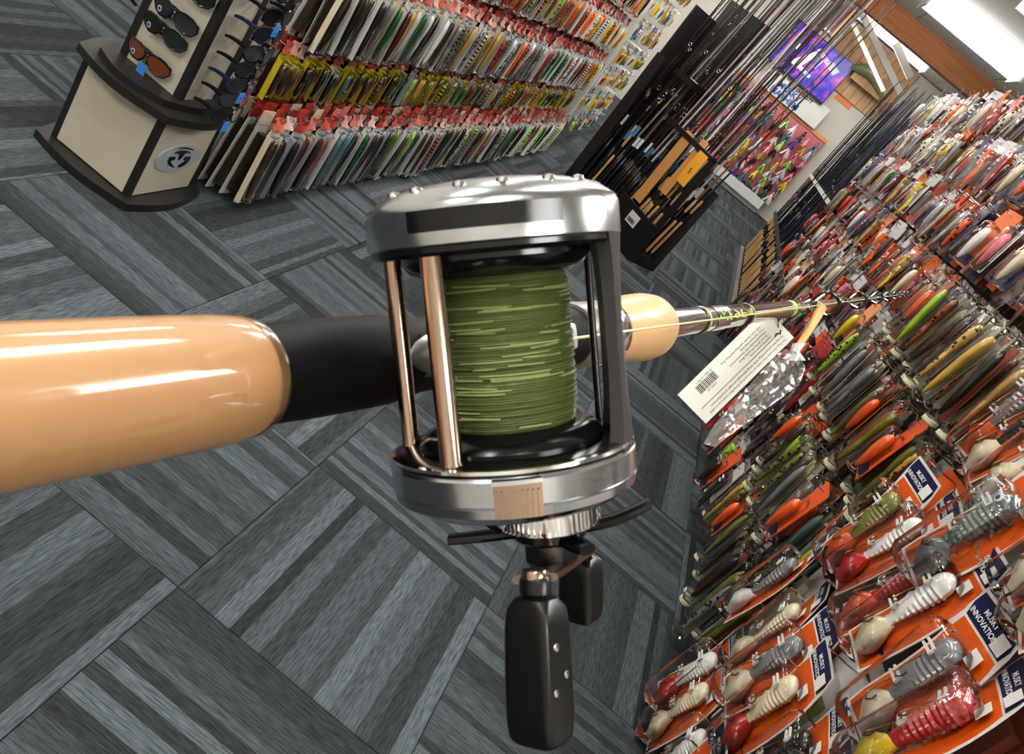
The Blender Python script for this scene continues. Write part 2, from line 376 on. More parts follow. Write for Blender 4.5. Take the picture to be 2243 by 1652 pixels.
def header(w, hgt, n=4):
    mb = MB(); vs = []; fs = []
    for i in range(n + 1):
        for k in range(4): vs.append(((k / 3 - .5) * w, .006 * math.sin(i * 1.7 + k * 2.0) + .012 * (i / n) ** 2, .012 - hgt * i / n))
    for i in range(n):
        for k in range(3): a = i * 4 + k; fs.append((a, a + 1, a + 5, a + 4))
    vs2 = [(x, y + .0025, z) for x, y, z in vs]; o = len(vs)
    fs += [tuple(reversed([q + o for q in f])) for f in fs[:]]
    ring = [0, 1, 2, 3] + [4 * i + 3 for i in range(1, n + 1)] + [4 * n + 2, 4 * n + 1, 4 * n] + [4 * i for i in range(n - 1, 0, -1)]
    for a, b in zip(ring, ring[1:] + ring[:1]): fs.append((a, b, b + o, a + o))
    return mb.add(vs + vs2, fs)
def tray(w, L, z0, dep=.024):
    mb = rounded_card(w, L, z0)
    for s in (-1, 1):
        x0, x1 = sorted((s * w / 2, s * (w / 2 - .003)))
        mb.box(x0, x1, .001, dep, z0 - L + .014, z0 - w * .42)
    return mb
hook_me = MB().tube([(0, -.31, .0), (0, -.02, .0), (0, .02, .003), (0, .03, .016)], .0022, 5).mesh('hook', True)
KIT = {}
def kit(w, L):
    k = (w, L)
    if k not in KIT:
        KIT[k] = dict(card=tray(w, L - .035, -.035).mesh('card', False), hd=header(w * .86, .05).mesh('header', True),
                      lure=[stick_lure(L - .11, w * .24, .016, -.075, .023, 10, q).mesh('lure', True) for q in (0, 1)],
                      shell=shell(w * .82, L - .075, -.058, .046).mesh('blister', True),
                      tag=MB().box(-w * .5, w * .5, .003, .006, -L + .002, -L + .05).mesh('label', False))
    return KIT[k]

pg = thing('pegboard_display', 'long white pegboard display behind the hanging lure packs on the left', 'display', LP(2.78, 0, 0), (0, 0, TL))
m_peg = dots_mat('white_pegboard', srgb(226, 226, 220), srgb(70, 68, 66), .0254, .0066)
obj('panel', MB().box(-5.2, 0, -.03, 0, .02, 2.1), m_peg, pg, smooth=False)
obj('backing', MB().box(-5.2, 0, -.12, -.03, 0, 2.1), m_white, pg, smooth=False)
obj('kick_plate', MB().box(-5.2, 0, 0, .05, 0, .05), M('grey_kick', srgb(120, 120, 118), .6), pg, smooth=False)
# perforated white fin that closes the run
obj('end_fin', MB().box(-5.29, -5.22, -.03, .255, .02, 2.2), m_white, pg, smooth=False)
fin = MB().box(-.1275, .1275, -.001, .001, -.97, 1.2)
obj('fin_face', fin, m_peg, pg, (-5.218, .112, 1.0), (0, 0, PI / 2), smooth=False)

def left_pack(u, d, zt, w, L, cardc, lurec, lm, kind, label, group, hdc, tagc, tilt):
    t = thing('lure_pack', label, 'fishing lure', LP(u, d, zt), (R.uniform(-.03, .05), R.uniform(-.06, .06), TL + tilt), group)
    k = kit(w, L)
    obj('card', k['card'], m_card, t, color=cardc); obj('header', k['hd'], m_card, t, color=hdc)
    obj('lure', k['lure'][kind], lm, t, color=lurec)
    if u < 6.0: obj('blister', k['shell'], m_clear, t)
    if tagc is not None: obj('label', k['tag'], m_card, t, color=tagc)
    return t
rear = MB()
ROWS = [  # name, top z, length, pitch, out, u0, u1, width
    ('bottom', .40, .375, .088, .315, 2.86, 7.72, .070),
    ('second', .645, .24, .064, .21, 2.86, 7.70, .052),
    ('third', 1.00, .34, .076, .27, 2.96, 7.74, .062),
    ('fourth', 1.34, .29, .066, .25, 4.2, 7.74, .054),
    ('fifth', 1.68, .30, .066, .25, 6.4, 7.74, .054)]
SEQ = {'bottom': ['brown', 'black', 'black', 'maroon', 'brown', 'copper', 'slate', 'blue', 'black', 'green', 'purple', 'black', 'green', 'olive', 'brown', 'lime', 'purple', 'brown', 'maroon'],
       'second': ['brown', 'brown', 'maroon', 'black', 'brown', 'black', 'black', 'green', 'slate', 'blue', 'brown', 'maroon', 'black', 'copper', 'purple', 'black', 'olive', 'green', 'lime', 'gold', 'gold'],
       'third': ['black', 'black', 'brown', 'black', 'grey', 'green', 'maroon', 'yellow', 'white', 'green', 'white', 'black', 'white', 'black', 'grey', 'olive', 'grey', 'gold', 'grey', 'white', 'gold', 'olive', 'gold']}
RND = {'bottom': ['brown', 'maroon', 'black', 'white', 'green', 'purple', 'copper', 'orange', 'olive', 'lime', 'black'],
       'second': ['gold', 'olive', 'brown', 'black', 'copper', 'orange', 'yellow', 'green', 'maroon'],
       'third': ['grey', 'white', 'black', 'orange', 'red', 'yellow', 'green', 'olive', 'copper', 'white'],
       'fourth': ['orange', 'red', 'chartreuse', 'copper', 'white', 'gold', 'maroon', 'yellow', 'orange', 'brown'],
       'fifth': ['red', 'orange', 'yellow', 'white', 'purple', 'green']}
REDS = [srgb(206, 84, 72), srgb(222, 120, 108), srgb(170, 44, 40), srgb(236, 164, 150), srgb(214, 100, 70), srgb(230, 190, 176)]
for name, zt, L, pitch, out, u0, u1, w_ in ROWS:
    u = u0; i = 0
    while u < u1:
        if name in SEQ and i < len(SEQ[name]): cn = SEQ[name][i]
        else: cn = R.choice(RND[name])
        far = (u - u0) / (u1 - u0)
        cardn = 'yellow' if name == 'second' and R.random() < .85 - .35 * far else R.choice(['white', 'white', 'white', 'cream', 'silver'])
        if name in ('fourth', 'fifth'): cardn = R.choice(['white', 'cream', 'orange', 'white'])
        lm = R.choice([m_lp, m_lp, m_lp, m_ls, m_lb]) if i > 8 else m_lp
        cc = srgb(214, 190, 36) if cardn == 'yellow' else col(cardn)
        tagc = srgb(26, 30, 84) if name in ('bottom', 'third') and R.random() < .6 else None
        patt = {id(m_lp): '', id(m_ls): 'spotted ', id(m_lb): 'barred '}[id(lm)]
        lab = '%s%s lure on %s card, %s from the sunglasses stand, %s row, left wall' % (patt, cn, cardn, ordn(i + 1), name)
        if inview(LP(u, out, zt)) or inview(LP(u, out, zt - L)):
            dd = out + R.uniform(-.015, .015)
            left_pack(u, dd, zt + R.uniform(-.01, .01), w_, L * R.choice([1]), cc, col(cn), lm, R.choice([0, 0, 1]), lab, 'lure packs in rows on the left wall', R.choice(REDS), tagc, R.uniform(-.12, .12))
            obj('hook', hook_me, m_steel, pg, (-(u - 2.78) * 1.0006, out - .01, zt - .004 - 0), (0, 0, 0))
            # packs queued behind on the same peg
            ca, sa = math.cos(TL), math.sin(TL)
            for q in range(1, 5):
                dq = dd - .045 * q - R.uniform(0, .01)
                if dq < .02: break
                px_, py_, _ = LP(u, dq, 0)
                mt = Matrix.Translation((px_, py_, zt)) @ Matrix.Rotation(TL + R.uniform(-.2, .2), 4, 'Z') @ Matrix.Rotation(R.uniform(-.15, .15), 4, 'Y')
                rear.box(-w_ * .48, w_ * .48, -.002, .002, -.05, .014 + R.uniform(-.008, .012), mt, R.choice([0, 0, 1, 2, 3]))
                rear.box(-w_ * .48, w_ * .48, -.0015, .0015, -L, -.052, mt, 4); rear.box(-w_ * .22, w_ * .22, .006, .034, -L + .03, -.08, mt, 5)
        u += pitch * R.uniform(.94, 1.06); i += 1
rb = obj('rear_packs', rear, [M('red_header', srgb(200, 60, 50), .45), M('pink_header', srgb(226, 128, 118), .4), M('dark_red_header', srgb(140, 24, 24), .4), M('cream_header', srgb(222, 200, 170), .5),
                              M('clear_body_grey', srgb(206, 202, 194), .3), M('body_brown', srgb(40, 28, 22), .3), M('body_olive', srgb(140, 130, 50), .3)], smooth=False)
tag(rb, 'red headed packs queued behind the front packs on the left wall pegs', 'fishing lures', kind='stuff')

# small gold lures on the bay past the white fin
bay = thing('pegboard_bay', 'white pegboard bay of small gold lures beyond the perforated white fin', 'display', LP(8.12, 0, 0), (0, 0, TL))
obj('panel', MB().box(-3.0, 0, -.03, 0, .02, 2.1), m_peg, bay, smooth=False)
hook2 = MB().tube([(0, -.27, .0), (0, -.02, .0), (0, .05, .003), (0, .06, .016)], .0025, 5).mesh('hook', True)
obj('backing', MB().box(-3.0, 0, -.40, -.03, 0, 2.1), m_white, bay, smooth=False)
k2 = 0
for r_, zt in enumerate((.36, .62, .88, 1.14, 1.40, 1.66, 1.92)):
    for c_ in range(11):
        u = 8.2 + c_ * .15 + R.uniform(-.02, .02)
        cn = R.choice(['gold', 'gold', 'olive', 'copper', 'blue', 'white', 'yellow', 'grey', 'gold', 'red']); k2 += 1
        if not inview(LP(u, .22, zt), 40): continue
        obj('hook', hook2, m_steel, bay, (-(u - 8.12) * 1.0006, .22, zt - .004))
        lab = 'small %s lure pack, %s past the white fin, %s row up, far bay' % (cn, ordn(c_ + 1), ordn(r_ + 1))
        left_pack(u, .22 + R.uniform(-.03, .03), zt, .075, .2, col(R.choice(['cream', 'white', 'gold', 'blue', 'yellow'])), col(cn), R.choice([m_lp, m_ls]), 0, lab, 'small packs in the far left bay', col(R.choice(['gold', 'blue', 'white', 'red', 'cream'])), None, R.uniform(-.15, .15))

# ================================================================== sunglasses stand
m_lam = M('cream_laminate', srgb(196, 188, 168), .55, var=.07, scale=9)
st = thing('sunglasses_stand', 'black and cream sunglasses display stand at the end of the left wall', 'display stand', (-1.55, 2.52, 0))
X0, X1, Y0, Y1 = -.165, .165, -.17, .18
def slab(hx0, hx1, hy0, hy1, bul, z0, z1, n=9):
    pts = []
    for k in range(n): t = k / (n - 1); pts.append((hx0 + (hx1 - hx0) * t, hy0 - bul * math.sin(PI * t)))
    for k in range(n): t = k / (n - 1); pts.append((hx1 + bul * math.sin(PI * t), hy0 + (hy1 - hy0) * t))
    for k in range(n): t = k / (n - 1); pts.append((hx1 + (hx0 - hx1) * t, hy1 + bul * math.sin(PI * t)))
    for k in range(n): t = k / (n - 1); pts.append((hx0 - bul * math.sin(PI * t), hy1 + (hy0 - hy1) * t))
    out = [pts[0]]
    for p in pts[1:]:
        if (p[0] - out[-1][0]) ** 2 + (p[1] - out[-1][1]) ** 2 > 1e-7: out.append(p)
    if (out[0][0] - out[-1][0]) ** 2 + (out[0][1] - out[-1][1]) ** 2 < 1e-7: out.pop()
    return MB().prism(out, z0, z1, lambda p, q, h_: (p, q, h_))
m_lblk = M('black_laminate', srgb(26, 24, 22), .42, var=.15, scale=14)
obj('base_plate', slab(X0 - .035, X1 + .03, Y0 - .03, Y1 + .02, .035, 0, .03), m_lblk, st, ang=30)
obj('cabinet', MB().box(X0 + .006, X1 - .006, Y0 + .006, Y1 - .006, .03, .345), m_lblk, st, smooth=False)
for sx in (X0, X1 - .022):
    for sy in (Y0, Y1 - .022): obj('corner_post', MB().box(sx, sx + .022, sy, sy + .022, .03, .345), m_lblk, st, smooth=False)
obj('front_panel', MB().box(X0 + .014, X1 - .02, Y0 + .001, Y0 + .008, .034, .342), m_lam, st, smooth=False)
obj('side_panel', MB().box(X1 - .008, X1 - .001, Y0 + .02, Y1 - .014, .034, .342), m_lam, st, smooth=False)
obj('side_panel', MB().box(X0 + .001, X0 + .008, Y0 + .02, Y1 - .014, .034, .342), m_lam, st, smooth=False)
obj('ledge', slab(X0 - .02, X1 + .02, Y0 - .02, Y1 + .015, .045, .345, .372), m_lblk, st, ang=30)
obj('riser', slab(X0 + .03, X1 - .035, Y0 + .01, Y1 - .02, .05, .372, .395), m_lblk, st, ang=30)
TX0, TX1, TY0, TY1, TZ = -.115, .135, -.095, .12, 1.75
obj('tower', MB().box(TX0 + .004, TX1 - .004, TY0 + .004, TY1 - .004, .395, TZ), m_lam, st, smooth=False)
for sx in (TX0, TX1 - .026):
    for sy in (TY0, TY1 - .026): obj('edge_post', MB().box(sx, sx + .026, sy, sy + .026, .395, TZ), m_lblk, st, smooth=False)
# emblem plate on the side panel
ex = X1 - .001
def E_(px, py):
    p = hitx(px, py, -1.55 + ex); return (p.y - 2.52, p.z)
def crop(x, y): return E_(320 + x * 160 / 2243, 300 + y * 160 / 2243)
def epoly(name, pts, h0, h1, mt, par, sm=False):
    return obj(name, MB().prism([crop(*p) for p in pts], h0, h1, lambda p, q, h_: (ex + h_, p, q)), mt, par, smooth=sm)
oval = [(960 + 720 * math.cos(a) * .965 + 360 * math.sin(a) * .26, 640 - 720 * math.cos(a) * .30 + 360 * math.sin(a) * .96) for a in [2 * PI * k / 36 for k in range(36)]]
emb = epoly('emblem', oval, 0, .004, M('silver_plate', srgb(206, 214, 222), .25, .4, var=.08), st); emb['label'] = 'oval silver emblem plate with a black mark'
blk = m_blackg
epoly('emblem_mark', [(820, 490), (900, 430), (1000, 395), (1120, 385), (1230, 395), (1300, 420), (1335, 470), (1310, 490), (1240, 460), (1180, 475), (1110, 545), (1060, 610), (1000, 670), (945, 690), (965, 610), (990, 540), (960, 480), (890, 480)], .004, .006, blk, emb)
epoly('emblem_mark', [(690, 590), (860, 575), (865, 640), (800, 690), (735, 690), (715, 760), (760, 800), (800, 870), (860, 905), (800, 905), (700, 865), (640, 810), (630, 700)], .004, .006, blk, emb)
epoly('emblem_mark', [(1110, 670), (1180, 580), (1330, 570), (1320, 640), (1260, 740), (1150, 830), (1030, 890), (930, 905), (960, 850), (1060, 780), (1150, 720)], .004, .006, blk, emb)
epoly('emblem_mark', [(930, 340), (1080, 300), (1260, 300), (1400, 340), (1460, 400), (1330, 370), (1150, 345)], .004, .0055, blk, emb)

# sunglasses (x across, y out of the tower face, z up)
def lens_poly(s):
    return [(s * x, z) for x, z in ((.004, .006), (.012, .017), (.03, .021), (.054, .018), (.070, .010), (.072, -.004), (.060, -.018), (.040, -.024), (.020, -.020), (.007, -.006))]
lens_me = {s: MB().prism(lens_poly(s), 0, .003, lambda p, q, h_: (p, h_ - .25 * abs(p) ** 1.0 * .28 - 2.2 * p * p, q)).mesh('lens', True) for s in (-1, 1)}
def rim_pts(s): return [(x, -.07 * abs(x) - 2.2 * x * x + .0015, z) for x, z in lens_poly(s)]
fr = MB()
for s in (-1, 1): fr.tube(rim_pts(s), .0030, 5, True)
fr.tube([(-.008, 0, .006), (0, .003, .009), (.008, 0, .006)], .0025, 5); frame_me = fr.mesh('frame', True)
tmp_me = {s: MB().tube([(s * .070, -.016, .008), (s * .072, -.025, .008), (s * .066, -.05, .007), (s * .064, -.075, .004), (s * .062, -.098, -.002)], [.007, .006, .0055, .005, .004], 6).mesh('temple', True) for s in (-1, 1)}
fold_me = {s: MB().tube([(s * .068, -.014, .008), (s * .066, -.022, .007), (s * .02, -.028 - .004 * s, .005), (-s * .05, -.030 - .004 * s, .0)], [.006, .005, .004, .004], 6).mesh('temple', True) for s in (-1, 1)}
stk_me = MB().lathe([(.0075, 0), (.0075, .0006)], 14).mesh('sticker'); stk2 = MB().lathe([(.0045, .0006), (.0045, .001)], 14).mesh('sticker_mark')
peg_me = MB().box(-.007, .007, -.004, .032, -.006, -.002).mesh('nose_rest')
def lens_mat(n, c): 
    return M('lens_' + n, srgb(*c), .06, 0, var=.05, coat=1)
def sunglasses(loc, rz, lensc, framec, label, tagc=None, sticker=True, tilt=0, side=False):
    t = thing('sunglasses', label, 'sunglasses', loc, (tilt, 0, rz), 'sunglasses on the display stand'); t.scale = (1.18, 1.0, 1.3)
    for s in (-1, 1): obj('lens', lens_me[s], lensc, t); obj('temple', (tmp_me if side else fold_me)[s], framec, t)
    obj('frame', frame_me, framec, t)
    if sticker:
        a = obj('sticker', stk_me, M('sticker_blue', srgb(190, 205, 230), .4), t, (.045, -.0045 + .001, -.011), (-PI / 2, 0, -.2))
        obj('sticker_mark', stk2, M('sticker_navy', srgb(30, 60, 110), .4), a)
    if tagc: obj('price_tag', MB().box(-.012, .014, .002, .004, -.05, -.018), M('blue_tag', srgb(60, 140, 230), .4), t, smooth=False)
gb, gg, gs, ga = lens_mat('black', (18, 18, 20)), lens_mat('green', (26, 34, 24)), lens_mat('smoke', (44, 44, 44)), lens_mat('amber', (120, 56, 22))
tx, ty = -1.55 + .01, 2.52 + TY0
for lbl, dx, z, lm_, tg in (('amber lensed sunglasses, lowest pair on the stand front', -.012, .455, ga, True), ('dark green sunglasses, second pair up on the stand front', .0, .56, gg, False),
                        ('smoke grey sunglasses, third pair up on the stand front', .01, .625, gs, False), ('dark wrap sunglasses, fourth pair up on the stand front', .02, .73, gg, False),
                        ('dark sunglasses at the top edge, fifth pair up on the stand front', .02, .80, gb, False), ('dark sunglasses above the picture, sixth pair up on the stand front', .01, .90, gs, False)):
    sunglasses((tx + dx, ty - .036, z), PI, lm_, m_blackg, lbl, tg, True, -.12)
for k, (z, lm_, tg) in enumerate(((.43, gb, True), (.49, gs, False), (.545, gb, True), (.605, gb, False), (.665, gs, False), (.735, gb, False), (.80, gb, True), (.88, gs, False))):
    sunglasses((-1.55 + TX1 + .125, 2.52 + .005, z), -PI / 2, lm_, [m_blackg, m_white, M('dark_blue_frame', srgb(20, 26, 60), .25)][k % 3 if k % 3 != 1 else 0], '%s pair of sunglasses up from the ledge on the stand side facing the aisle' % ordn(k + 1), tg, False, 0, True)
for k, (z, lm_) in enumerate(((.55, ga), (.63, gb), (.72, gb))):
    sunglasses((-1.55 + TX0 - .125, 2.52 + .0, z), PI / 2, lm_, m_blackg, '%s pair of sunglasses up on the far side of the stand' % ordn(k + 1), False, False, 0, True)
for k, z in enumerate((.44, .55, .61, .72, .79, .89)): obj('nose_rest', peg_me, m_clear, st, (.01, TY0 - .005, z + .004), (0, 0, PI))

# ================================================================== right wall display
TR = PI / 2 - math.atan(.024)
def RP(u, d, z): return (1.20 + .024 * u - d, u + .024 * d, z)
gw = thing('grid_display', 'tall wire grid display packed with bagged and carded lures on the right', 'display', RP(.8, 0, 0), (0, 0, TR))
obj('backing', MB().box(0, 6.7, -.16, -.04, 0, 2.25), M('dark_backing', srgb(92, 74, 66), .7), gw, smooth=False)
obj('base', MB().box(0, 6.7, -.16, .10, 0, .05), m_black, gw, smooth=False)
gm = MB()
for k in range(68): gm.box(k * .1 - .002, k * .1 + .002, -.004, 0, .05, 2.3)
for k in range(24): gm.box(0, 6.7, -.008, -.004, .05 + k * .098, .054 + k * .098)
obj('wire_grid', gm, m_steel, gw, smooth=False)
# free end panel toward the photographer
obj('end_upright', MB().box(-.03, 0, -.16, .02, 0, 2.3), m_black, gw, smooth=False)

# ---- kit: large carded soft bait
CW, CL = .165, .36
def bent_card(w, L, z0, y0, t, bend=.012, r=.012, nz_=8):
    mb = MB(); vs = []; fs = []; nx = 3
    f = lambda x, z: y0 + bend * math.sin(z * 11) + .35 * x * x
    for i in range(nz_ + 1):
        z = z0 - L * i / nz_; ww = w / 2 - (r * .5 if i in (0, nz_) else 0)
        for k in range(nx + 1): x = ww * (2 * k / nx - 1); vs.append((x, f(x, z), z))
    n1 = len(vs)
    for x, y, z in vs[:]: vs.append((x, y + t, z))
    A = lambda i, k: i * (nx + 1) + k
    for i in range(nz_):
        for k in range(nx):
            q = (A(i, k), A(i, k + 1), A(i + 1, k + 1), A(i + 1, k)); fs += [q, tuple(reversed([p + n1 for p in q]))]
    ring = [A(0, k) for k in range(nx + 1)] + [A(i, nx) for i in range(1, nz_ + 1)] + [A(nz_, k) for k in range(nx - 1, -1, -1)] + [A(i, 0) for i in range(nz_ - 1, 0, -1)]
    for a, b in zip(ring, ring[1:] + ring[:1]): fs.append((a, b, b + n1, a + n1))
    return mb.add(vs, fs)
def ybend(z, bend=.012): return bend * math.sin(z * 11)
k1 = {}
k1['card'] = bent_card(CW, CL, .012, 0, .002).mesh('card', True)
k1['panel'] = bent_card(CW - .014, CL - .075, -.056, .0022, .001).mesh('print_panel', True)
k1['head'] = bent_card(CW - .014, .055, .005, .0022, .0012, nz_=2).mesh('header_print', True)
k1['foot'] = MB().box(-.07, -.045, .004, .0055, -CL + .02, -CL + .075).mesh('foot_print')
k1['stick'] = MB().box(-.055, -.022, .0046, .0056, -.098, -.066).mesh('price_sticker')
k1['stick2'] = MB().box(-.07, -.035, .0046, .0056, -.045, -.012).mesh('code_sticker')
def dawg(big):
    mb = MB(); secs = []; n = 26
    for i in range(n + 1):
        t = i / n; z = -.085 - .165 * t; rg = 1 + .10 * math.sin(i * PI) + (.12 if i % 2 else -.04) * (t > .25)
        wx = (.034 if t < .25 else .034 - .02 * (t - .25) / .75) * rg * (math.sqrt(max(.05, 1 - (1 - t / .2) ** 2)) if t < .2 else 1)
        secs.append(((.006 * math.sin(3 * t), .024 + ybend(z), z), (wx * (1.1 if big and t < .4 else 1), 0, 0), (0, wx * (.8 if big else .58), 0)))
    return mb.loft(secs, 12, 2)
k1['lure'] = dawg(False).mesh('lure', True); k1['lureb'] = dawg(True).mesh('lure', True)
tl = MB().loft([((-.004 - .02 * t, .022 + .006 * math.sin(5 * t) + ybend(-.245 - .085 * t), -.245 - .085 * t), (.014 + .030 * math.sin(PI * min(1, t * 1.02)), 0, 0), (0, .012 + .012 * math.sin(PI * t), 0)) for t in [i / 8 for i in range(9)]], 12, 2)
k1['tail'] = tl.mesh('tail', True)
k1['hook'] = MB().tube([(.01, .038, -.15), (.012, .044, -.185), (.006, .05, -.205), (-.008, .052, -.208), (-.016, .05, -.196), (-.016, .05, -.185)], .0016, 5).mesh('wire_hook', True)
cl = MB()
for dz in (0, -.012): cl.box(-.004, .034, .036, .040, -.125 + dz, -.120 + dz)
cl.box(-.004, .0, .036, .042, -.137, -.120); k1['clip'] = cl.mesh('clip')
k1['blister'] = shell(.125, .285, -.07, .062, 14).mesh('blister', True)
k1['fin'] = MB().prism([(.0, 0), (.014, -.01), (.008, -.02), (.018, -.032), (.01, -.045), (.017, -.06), (.008, -.075), (0, -.08)], -.002, .002, lambda p, q, h_: (.024 + p, .02 + h_, -.15 + q)).mesh('fin')
k1['eye'] = MB().lathe([(.010, 0), (.010, .002), (.0085, .003)], 16).mesh('eye', True); k1['pupil'] = MB().lathe([(.0055, .003), (.0055, .0042)], 14).mesh('pupil', True)
txt1 = text_mesh('MUSKY\nINNOVATIONS', .0168, 'CENTER', 0, 1.05, .0004); txt2 = text_mesh('MADE IN USA', .007, 'CENTER')
TXR = Matrix(((-1, 0, 0, 0), (0, 0, 1, 0), (0, 1, 0, 0), (0, 0, 0, 1)))
m_orange = M('orange_print', srgb(232, 92, 14), .38, var=.10, scale=18, coat=.3)
m_wcard = M('white_card', srgb(232, 226, 220), .5, var=.03)
m_bronze = M('bronze_wire', (.32, .2, .09, 1), .3, 1)
m_soft = M('soft_bait', objcol=True, rough=.28, var=.32, scale=24, coat=.4)
m_ink = M('white_ink', srgb(236, 236, 236), .5)
def big_card(u, d, zt, body, tail, label, yaw=0, pitch=0, big=False, eye=False, text=True):
    t = thing('carded_soft_bait', label, 'fishing lure', RP(u, d, zt), (pitch, R.uniform(-.07, .07), TR + yaw), 'large carded soft baits on the right wall')
    obj('card', k1['card'], m_wcard, t); pn = obj('print_panel', k1['panel'], m_orange, t); hd = obj('header_print', k1['head'], m_navy, t)
    obj('foot_print', k1['foot'], m_navy, pn); obj('price_sticker', k1['stick'], m_wcard, pn); obj('code_sticker', k1['stick2'], m_wcard, hd)
    if text:
        o = obj('lettering', txt1, m_ink, hd); o.matrix_local = Matrix.Translation((.008, .0042, -.021)) @ TXR
    lu = obj('lure', k1['lureb' if big else 'lure'], m_soft, t, color=col(body)); obj('tail', k1['tail'], m_soft, lu, color=col(tail)); obj('fin', k1['fin'], m_soft, lu, color=col(body))
    if eye:
        e = obj('eye', k1['eye'], m_ink, lu, (-.012, .046, -.105), (-PI / 2, 0, 0)); obj('pupil', k1['pupil'], m_blackg, e)
    obj('wire_hook', k1['hook'], m_bronze, t); obj('wire_hook', k1['hook'], m_bronze, t, (.004, 0, -.075))
    obj('clip', k1['clip'], m_white, t); obj('clip', k1['clip'], m_white, t, (0, 0, -.085))
    obj('blister', k1['blister'], m_bag if big else m_clear, t)
    return t
rearR = MB()
hookR = MB().tube([(0, -.30, .0), (0, -.02, .0), (0, .03, .004), (0, .04, .02)], .0024, 5).mesh('hook', True)
HN = [0]; FARH = MB()
def rear_of(u, d, zt, w_, L, mis, n=4, step=.05):
    HN[0] += 1
    if HN[0] <= 290: obj('hook', hookR, m_steel, gw, ((u - .8), d - .005, zt - .002))
    else: FARH.tube([(u - .8, d - .305, zt - .002), (u - .8, d + .025, zt + .002), (u - .8, d + .035, zt + .018)], .0024, 5)
    for q in range(1, n):
        dq = d - step * q - R.uniform(0, .012)
        if dq < .02: break
        x_, y_, _ = RP(u + R.uniform(-.01, .01), dq, 0)
        mt = Matrix.Translation((x_, y_, zt)) @ Matrix.Rotation(TR + R.uniform(-.2, .2), 4, 'Z') @ Matrix.Rotation(R.uniform(-.06, .06), 4, 'Y')
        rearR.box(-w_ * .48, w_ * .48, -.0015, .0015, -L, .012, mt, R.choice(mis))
        rearR.box(-w_ * .18, w_ * .18, .004, .026, -L * .85, -L * .3, mt, R.choice([3, 4, 5, 6]))
BODY = ['grey', 'white', 'grey', 'cream', 'black', 'grey', 'white', 'olive']
TAIL = ['cream', 'red', 'orange', 'cream', 'white', 'red', 'cream']
ORD = ['bottom', 'second', 'third', 'fourth', 'fifth', 'sixth', 'seventh']
FIX = {(1, 3): ('violet', 'grey', True), (1, 0): ('red', 'yellow', False), (2, 0): ('yellow', 'green', False), (1, 1): ('gold', 'cream', False), (3, 4): ('navy', 'grey', True)}
for r_, zt in enumerate((.38, .74, 1.12, 1.50)):
    for c_ in range(7):
        u = 1.12 + .156 * c_ + (.06 if r_ % 2 else 0) + R.uniform(-.02, .02)
        if not (inview(RP(u, .27, zt), 60) or inview(RP(u, .27, zt - CL), 60)): continue
        bd, tl_ = R.choice(BODY), R.choice(TAIL); eye = False; big = False
        if r_ == 2 and c_ == 1: bd, tl_, big = 'red', 'yellow', True
        if r_ == 2 and c_ == 2: bd, tl_ = 'grey', 'cream'
        if r_ == 2 and c_ == 0: bd, tl_, big = 'yellow', 'green', True
        if r_ == 1 and c_ in (3,): bd, tl_ = 'cream', 'red'
        if r_ == 2 and c_ == 5: bd, tl_ = 'white', 'red'
        if r_ == 2 and c_ == 4: bd, tl_, big = 'red', 'orange', True
        if r_ == 3 and c_ == 3: bd, tl_, big, eye = 'slate', 'grey', True, True
        if r_ == 1 and c_ == 2: bd, tl_ = 'black', 'grey'
        if r_ == 3 and c_ == 5: bd, tl_ = 'black', 'cream'
        if r_ == 0 and c_ == 5: bd, tl_ = 'cream', 'cream'
        lab = '%s soft bait with %s tail, orange card, %s column, %s row, near right wall' % (bd, tl_, ordn(c_ + 1), ORD[r_])
        d = .27 + R.uniform(-.03, .03)
        big_card(u, d, zt + R.uniform(-.03, .03) - (.16 if eye else 0), bd, tl_, lab, R.uniform(-.3, .18), R.uniform(-.06, .1), big, eye)
        rear_of(u, d, zt, CW, CL, [0, 5, 5, 1], 4, .06)  # some rear orange cards coloured brown, their shade put into the colour

# ---- kit: clear tube packs, bags, small cards
kt = {}
kt['tube'] = shell(.046, .30, .0, .046, 8).mesh('tube', True)
kt['plug'] = MB().lathe([(.020, -.004), (.024, 0), (.024, .012), (.018, .016)], 12).mesh('end_plug', True)
kt['lure'] = [stick_lure(.23, .0135, .015, -.04, .023, 10, q).mesh('lure', True) for q in (0, 1)]
gl = MB()
for k in range(5): gl.box(-.012 + .005 * k, -.009 + .005 * k, .040, .050, -.03 - .008 * (k % 2), -.012 - .004 * (k % 3))
kt['glint'] = gl.mesh('hanger_clip')
kt['insert'] = MB().box(-.02, .02, .003, .005, -.28, -.02).mesh('insert')
def tube_pack(u, d, zt, cn, lab, lm, ins):
    t = thing('tube_pack', lab, 'fishing lure', RP(u, d, zt), (R.uniform(-.05, .08), R.uniform(-.10, .10), TR + R.uniform(-.25, .25)), 'clear tube packs on the right wall')
    obj('tube', kt['tube'], m_clear, t); obj('lure', kt['lure'][R.randint(0, 1)], lm, t, color=col(cn)); obj('insert', kt['insert'], m_card, t, color=ins)
    if R.random() < .55: obj('end_plug', kt['plug'], M('cream_plug', srgb(214, 206, 176), .35), t, (0, .023, -.303)); obj('hanger_clip', kt['glint'], m_steel, t)
kb = {}
